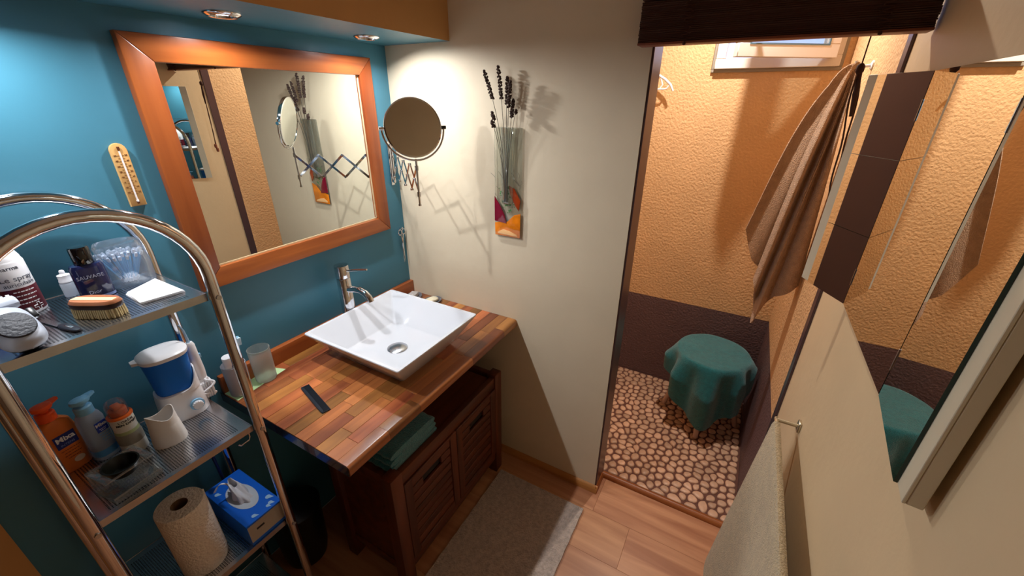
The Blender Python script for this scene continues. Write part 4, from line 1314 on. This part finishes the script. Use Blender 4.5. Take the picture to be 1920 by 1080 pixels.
SPRIGS = ('tall dried lavender sprig bending towards the round shaving mirror', 'tallest dried lavender sprig standing upright in the wall vase', 'tall dried lavender sprig with a thick head leaning slightly towards the shower', 'tall dried lavender sprig leaning furthest towards the shower',
          'medium tall dried lavender sprig with a low head on the shower side', 'short dried lavender sprig with few buds on the side of the round mirror', 'shortest dried lavender sprig just above the vase rim by the round mirror', 'thin dried lavender stem with hardly any buds on the shower side')
def sprig(k, y0, tipy, tipx, tipz, heads):
    t = empty('lavender_sprig', (XC - .022, VY + y0, VZ + .132), label=SPRIGS[k], cat='dried flower', group='lavender sprigs in the wall vase')
    p0 = Vector((0, 0, 0)); p3 = Vector((tipx, tipy - y0, tipz - .132))
    def P(u):
        return Vector((p3.x * u * u, p3.y * (u ** 2.4), p3.z * u))
    b = BM(); tube(b, [P(i / 14) for i in range(15)], [.0014 - .0006 * i / 14 for i in range(15)], 6); obj('stem', b, mat('dry_stem', (86, 78, 66), rough=.8), t)
    b = BM()
    for h in range(heads):
        u = 1.0 - .020 * h
        c = P(u); 
        for q in range(6):
            a = q * 1.047 + h + rnd.uniform(-.3, .3)
            r_ = (.0046 if h else .0026) * rnd.uniform(.7, 1.25)
            o_ = Vector((math.cos(a) * r_, math.sin(a) * r_, rnd.uniform(-.0025, .0025)))
            n_ = 6
            lathe(b, [(0, -.0042), (.0032, -.0008), (.0028, .0020), (0, .0046)], n=n_, c=tuple(c + o_))
    obj('flower_head', b, mat('dry_lavender', (70, 52, 46), rough=.9), t, ang=80)
sprig(0, .004, .074, -.020, .580, 10)
sprig(1, .002, .022, -.014, .592, 11)
sprig(2, 0, -.018, -.022, .560, 10)
sprig(3, -.003, -.034, -.030, .548, 10)
sprig(4, -.004, -.036, -.012, .492, 8)
sprig(5, .006, .042, -.024, .452, 4)
sprig(6, .008, .050, -.014, .425, 4)
sprig(7, -.006, -.050, -.02, .460, 2)

# ================================================================ rolled-up bamboo blind over the shower opening
BX, BY0, BY1, BZ0, BZ1 = 1.305, -.268, .337, 1.797, 1.898
bl = empty('bamboo_blind', (BX, .03, BZ0), label='dark brown bamboo blind pulled up above the shower opening', cat='blind')
LY = (BY1 - BY0) / 2
b = BM()
for fold in range(5):
    for k in range(22):
        z = .006 + k * .0042
        xf = -.024 + fold * .010 + .0015 * math.sin(k * .9 + fold)
        y_ = rnd.uniform(-.001, .001)
        tube(b, [(xf, -LY + y_, z), (xf, LY + y_, z)], .0021, 5)
tag(obj('bamboo_sticks', b, 'bamboo', bl, ang=70), kind='stuff')
b = BM(); box(b, (-.030, -LY, -.002), (.022, LY, .0035), bev=.001); obj('bottom_batten', b, 'batten', bl)
b = BM(); box(b, (-.026, -LY, .099), (.026, LY, .122), bev=.002); obj('head_rail', b, 'bamboo', bl)
b = BM(); box(b, (-.012, LY - .03, .1225), (.0396, LY - .004, .128), bev=.0005); box(b, (-.02, -LY - .0118, .098), (.02, -LY, .124), bev=.0005); box(b, (.0262, -.226, .106), (.084, -.206, .114), bev=.001); obj('rail_bracket', b, 'steel', bl)
for yy in (.182, -.215):
    b = BM()
    pts = []
    for k in range(60):
        a = k * .85
        pts.append((-.031 + .004 * math.sin(a * .7), yy + .011 * math.sin(a) + .004 * math.sin(a * 2.3), .10 - .0016 * k))
    tube(b, pts, .0013, 5); lathe(b, [(0, -.006), (.004, -.004), (.004, .002), (0, .004)], n=8, c=(-.031, yy, -.001)); obj('tied_cord', b, 'cordm', bl)
# pull cord with knot and wooden beads
b = BM()
kx, ky = .080, -.186 - .03
tube(b, [(kx, ky, .107), (kx, ky, .0), (kx, ky, -.066)], .0016, 6)
for s in (-1, 1):
    pts = [(kx, ky, -.060)]
    for k in range(1, 18):
        u = k / 17
        pts.append((kx - .003 * s, ky + s * (.008 * math.sin(PI * u) + .004 * math.sin(3 * PI * u)) - .030 * u, -.060 - (.34 if s > 0 else .365) * u))
    tube(b, pts, .0022, 6)
solid(b, [(.004, -.012), (.0085, -.006), (.0085, .006), (.004, .012)], n=12, c=(kx, ky, -.064))
tube(b, [(kx, ky - .002, -.066), (kx - .002, ky - .006, -.12), (kx, ky - .012, -.17)], [.004, .006, .004], 8)
obj('pull_cord', b, 'cordm', bl)
for dz, dy in ((-.405, -.0285), (-.428, -.034)):
    b = BM(); solid(b, [(.004, -.012), (.0075, -.008), (.0075, .008), (.004, .012)], n=14, c=(kx + (.004 if dz < -.41 else -.004), ky + dy, dz)); obj('wooden_bead', b, 'batten', bl)

# ================================================================ taupe towel on a hook in the shower
HX, HZ = 1.862, 1.768
hk = empty('towel_hook', (HX, YR, HZ), label='white wall hook carrying the taupe towel in the shower', cat='hook')
b = BM(); solid(b, [(.014, 0), (.014, .004), (.010, .006)], n=20); o = obj('hook_plate', b, 'white', hk, rot=(-PI / 2, 0, 0))
b = BM(); tube(b, [(0, .004, 0), (0, .030, -.004), (0, .042, .002), (0, .046, .014)], [.005, .0045, .0045, .005], 10); obj('hook_arm', b, 'white', hk)
def lerp(tab, s):
    for (a, va_), (c, vc) in zip(tab, tab[1:]):
        if s <= c:
            w = (s - a) / (c - a) if c > a else 0
            return tuple(x + (y - x) * w for x, y in zip(va_, vc))
    return tab[-1][1]
def drape(tab, amp, fr, ph, x0, bow, xs):
    top = Vector((0, .040, .010))
    def f(u, v):
        ye, ze = lerp(tab, u)
        e = Vector((0, ye - YR, ze - HZ))
        p = top.lerp(e, v)
        left = max(0, 1 - 2.2 * u)
        p.y += bow * math.sin(PI * v ** .55) * left
        p.y += .012 * math.sin(fr * u * PI + ph + .8) * v * .6
        w = min(1, v * 3.5)
        p.x = x0 * w + amp * w * math.sin(fr * 2 * PI * u + ph + .7 * v) + xs * (u - .3) * v
        p.z += .012 * math.sin(PI * min(1, v * 9)) * (1 - v) 
        p.y = max(p.y, .006)
        return p
    return f
back_tab = [(0, (-.052, 1.182)), (.22, (-.100, 1.060)), (.40, (-.150, 1.010)), (.60, (-.190, 1.030)), (1, (-.268, 1.010))]
front_tab = [(0, (-.118, .985)), (.25, (-.135, .900)), (.42, (-.150, .792)), (.60, (-.178, .850)), (.75, (-.205, .930)), (1, (-.266, 1.000))]
b = BM()
sheet(b, drape(back_tab, .016, 2.0, .5, .020, .050, .02), 60, 44, thick=.005)
sheet(b, drape(front_tab, .020, 2.6, 2.2, -.022, .030, -.03), 64, 48, thick=.005)
tag(obj('bath_towel', b, 'brownt', loc=(HX, YR, HZ), ang=80), 'taupe terry towel hanging in folds from the shower wall hook', 'towel')

# ================================================================ sand towel on the rail of the right wall
RXa, RXb, RY, RZ = 1.148, .30, -.222, .842
rl = empty('towel_rail', (.85, YR, RZ), label='pale metal towel rail on the right wall under the mirror', cat='towel rail')
b = BM(); tube(b, [(RXa - .85, RY - YR, 0), (RXb - .85, RY - YR, 0)], .0055, 12); obj('rail_bar', b, mat('champagne_metal', (206, 196, 172), rough=.25, metal=.8), rl)
for xx in (RXa - .006, RXb + .006):
    b = BM(); tube(b, [(xx - .85, .004, 0), (xx - .85, RY - YR + .004, 0)], .0055, 12); obj('rail_arm', b, 'champagne_metal', rl)
    b = BM(); box(b, (xx - .85 - .012, 0, -.016), (xx - .85 + .012, .008, .016), bev=.003); obj('wall_plate', b, 'champagne_metal', rl)
b = BM()
def rt_f(u, v):
    x = 1.128 - .60 * u + .004 * math.sin(9 * v)
    s = v * 1.40
    R_ = .0095
    if s < .66:                                   # room-side face, bottom to top
        z = RZ - .66 + s
        y = RY + R_ + .020 * math.sin(u * 9 + 1) * (1 - s / .66) + .030 * (1 - s / .66)
    elif s < .69:
        a = PI * (s - .66) / .03
        z = RZ + R_ * math.sin(a); y = RY + R_ * math.cos(a)
    else:
        z = RZ - (s - .69); y = RY - R_ - .006 * (s - .69) / .7 + .004 * math.sin(u * 11) * (s - .69)
    return Vector((x, max(y, YR + .012), z))
sheet(b, rt_f, 36, 90, thick=.006)
tag(obj('hand_towel', b, 'creamt', ang=80), 'sand coloured terry towel draped over the right wall rail', 'towel')

# ================================================================ stool with teal towel
SX, SY, SZT = 2.128, -.050, .440
st = empty('stool', (SX, SY, 0), label='round wooden stool with splayed pale legs in the shower', cat='stool')
b = BM(); solid(b, [(.165, SZT - .030), (.170, SZT - .026), (.170, SZT - .006), (.165, SZT - .002)], n=40); obj('seat', b, mat('pale_pink_wood', (214, 180, 164), rough=.5), st)
feet = []
for a in (math.radians(183), math.radians(87), math.radians(-88), math.radians(2)):
    fx, fy = .192 * math.cos(a), .192 * math.sin(a)
    tx, ty = .10 * math.cos(a), .10 * math.sin(a)
    feet.append((fx, fy, tx, ty))
    b = BM(); tube(b, [(fx, fy, .002), (fx * .97 + tx * .03, fy * .97 + ty * .03, .02), (tx, ty, SZT - .030)], [.012, .0135, .0150], 12); obj('leg', b, 'pale_pink_wood', st)
def leg_at(i, z):
    fx, fy, tx, ty = feet[i]; w = z / (SZT - .03)
    return Vector((fx + (tx - fx) * w, fy + (ty - fy) * w, z))
for i, j, z in ((0, 2, .10), (1, 3, .10), (0, 1, .16), (2, 3, .16)):
    b = BM(); tube(b, [leg_at(i, z), leg_at(j, z)], .0085, 10); obj('stretcher', b, 'pale_pink_wood', st)
def drop_len(a):
    """how far the cloth hangs at angle a (world angle about the seat)"""
    d = math.degrees(a) % 360
    tab = [(0, (.16,)), (60, (.13,)), (95, (.13,)), (120, (.20,)), (150, (.29,)), (172, (.335,)), (180, (.355,)), (200, (.35,)), (208, (.29,)), (225, (.27,)), (250, (.24,)), (268, (.10,)), (285, (.075,)), (320, (.10,)), (360, (.16,))]
    return lerp(tab, d)[0]
def cloth(u, v):
    a = 2 * PI * u
    c, s = math.cos(a), math.sin(a)
    R_ = .181
    if v < .35:
        w = v / .35
        return Vector((R_ * w * c, R_ * w * s, SZT + .003 + .0018 * math.sin(a * 5) * w))
    w = (v - .35) / .65
    L = drop_len(a)
    bend = min(1, w * L / .02)
    fo = .5 + .5 * math.sin(a * 8 + 1.2 + .5 * math.sin(a * 3))
    pl = .060 * fo ** 1.3 + .008 * (.5 + .5 * math.sin(a * 17 + 2))
    r_ = R_ - .003 + .008 * math.sin(bend * PI / 2) + pl * min(1, w * 2.2) * min(1, L / .15)
    r_ -= .02 * w * min(1, L / .3) * fo
    r_ = max(r_, .1745)
    if s < -.7: r_ = min(r_, .215)
    return Vector((r_ * c, r_ * s, SZT + .003 - .006 * (1 - math.cos(bend * PI / 2)) - L * w))
b = BM(); sheet(b, cloth, 144, 44, wrap=True, thick=.004)
bmesh.ops.remove_doubles(b, verts=b.verts[:], dist=1e-5)
tag(obj('stool_towel', b, 'teal', loc=(SX, SY, 0), ang=80), 'teal terry towel draped over the round stool in the shower', 'towel')

# ================================================================ plastic hangers on the shower back wall
def hanger(x, yc, zc, label, s=1.0):
    t = empty('clothes_hanger', (x, yc, zc), label=label, cat='hanger', group='hangers in the shower')
    b = BM()
    tube(b, [(0, .0, .0), (0, -.03, -.004), (0, -.10, -.028), (0, -.15, -.055), (0, -.180, -.080), (0, -.196, -.108)], [.006, .006, .0062, .0062, .006, .0045], 10)
    tube(b, [(0, .0, .0), (0, .03, -.004), (0, .10, -.028), (0, .15, -.055), (0, .180, -.080), (0, .196, -.108)], [.006, .006, .0062, .0062, .006, .0045], 10)
    obj('shoulder_bar', b, 'white', t)
    b = BM(); tube(b, [(0, -.172, -.084), (0, -.165, -.096), (0, -.150, -.100), (0, .150, -.100), (0, .165, -.096), (0, .172, -.084)], .0042, 8)
    for sy in (-1, 1): tube(b, [(0, sy * .128, -.046), (0, sy * .142, -.080), (0, sy * .130, -.098)], .0038, 8)
    obj('trouser_bar', b, 'white', t)
    b = BM(); tube(b, [(0, 0, 0), (0, 0, .030)] + [(0, .018 - .018 * math.cos(a), .040 + .020 * math.sin(a)) for a in [PI * k / 8 * 1.2 for k in range(9)]], .0026, 8); obj('hanger_hook', b, 'steel', t)
    return t
hanger(2.330, .600, 1.812, 'white plastic clothes hanger hanging on the orange shower wall')
hg = empty('hanger_peg', (XB, .600 + .0165, 1.812 + .0485), label='small steel peg on the shower wall carrying the hanger', cat='hook')
b = BM(); tube(b, [(0, 0, 0), (-.055, 0, 0), (-.060, 0, .008)], .0040, 8); obj('peg_rod', b, 'steel', hg)
b = BM(); solid(b, [(.012, 0), (.012, .004)], n=18); obj('peg_plate', b, 'steel', hg, rot=(0, -PI / 2, 0))
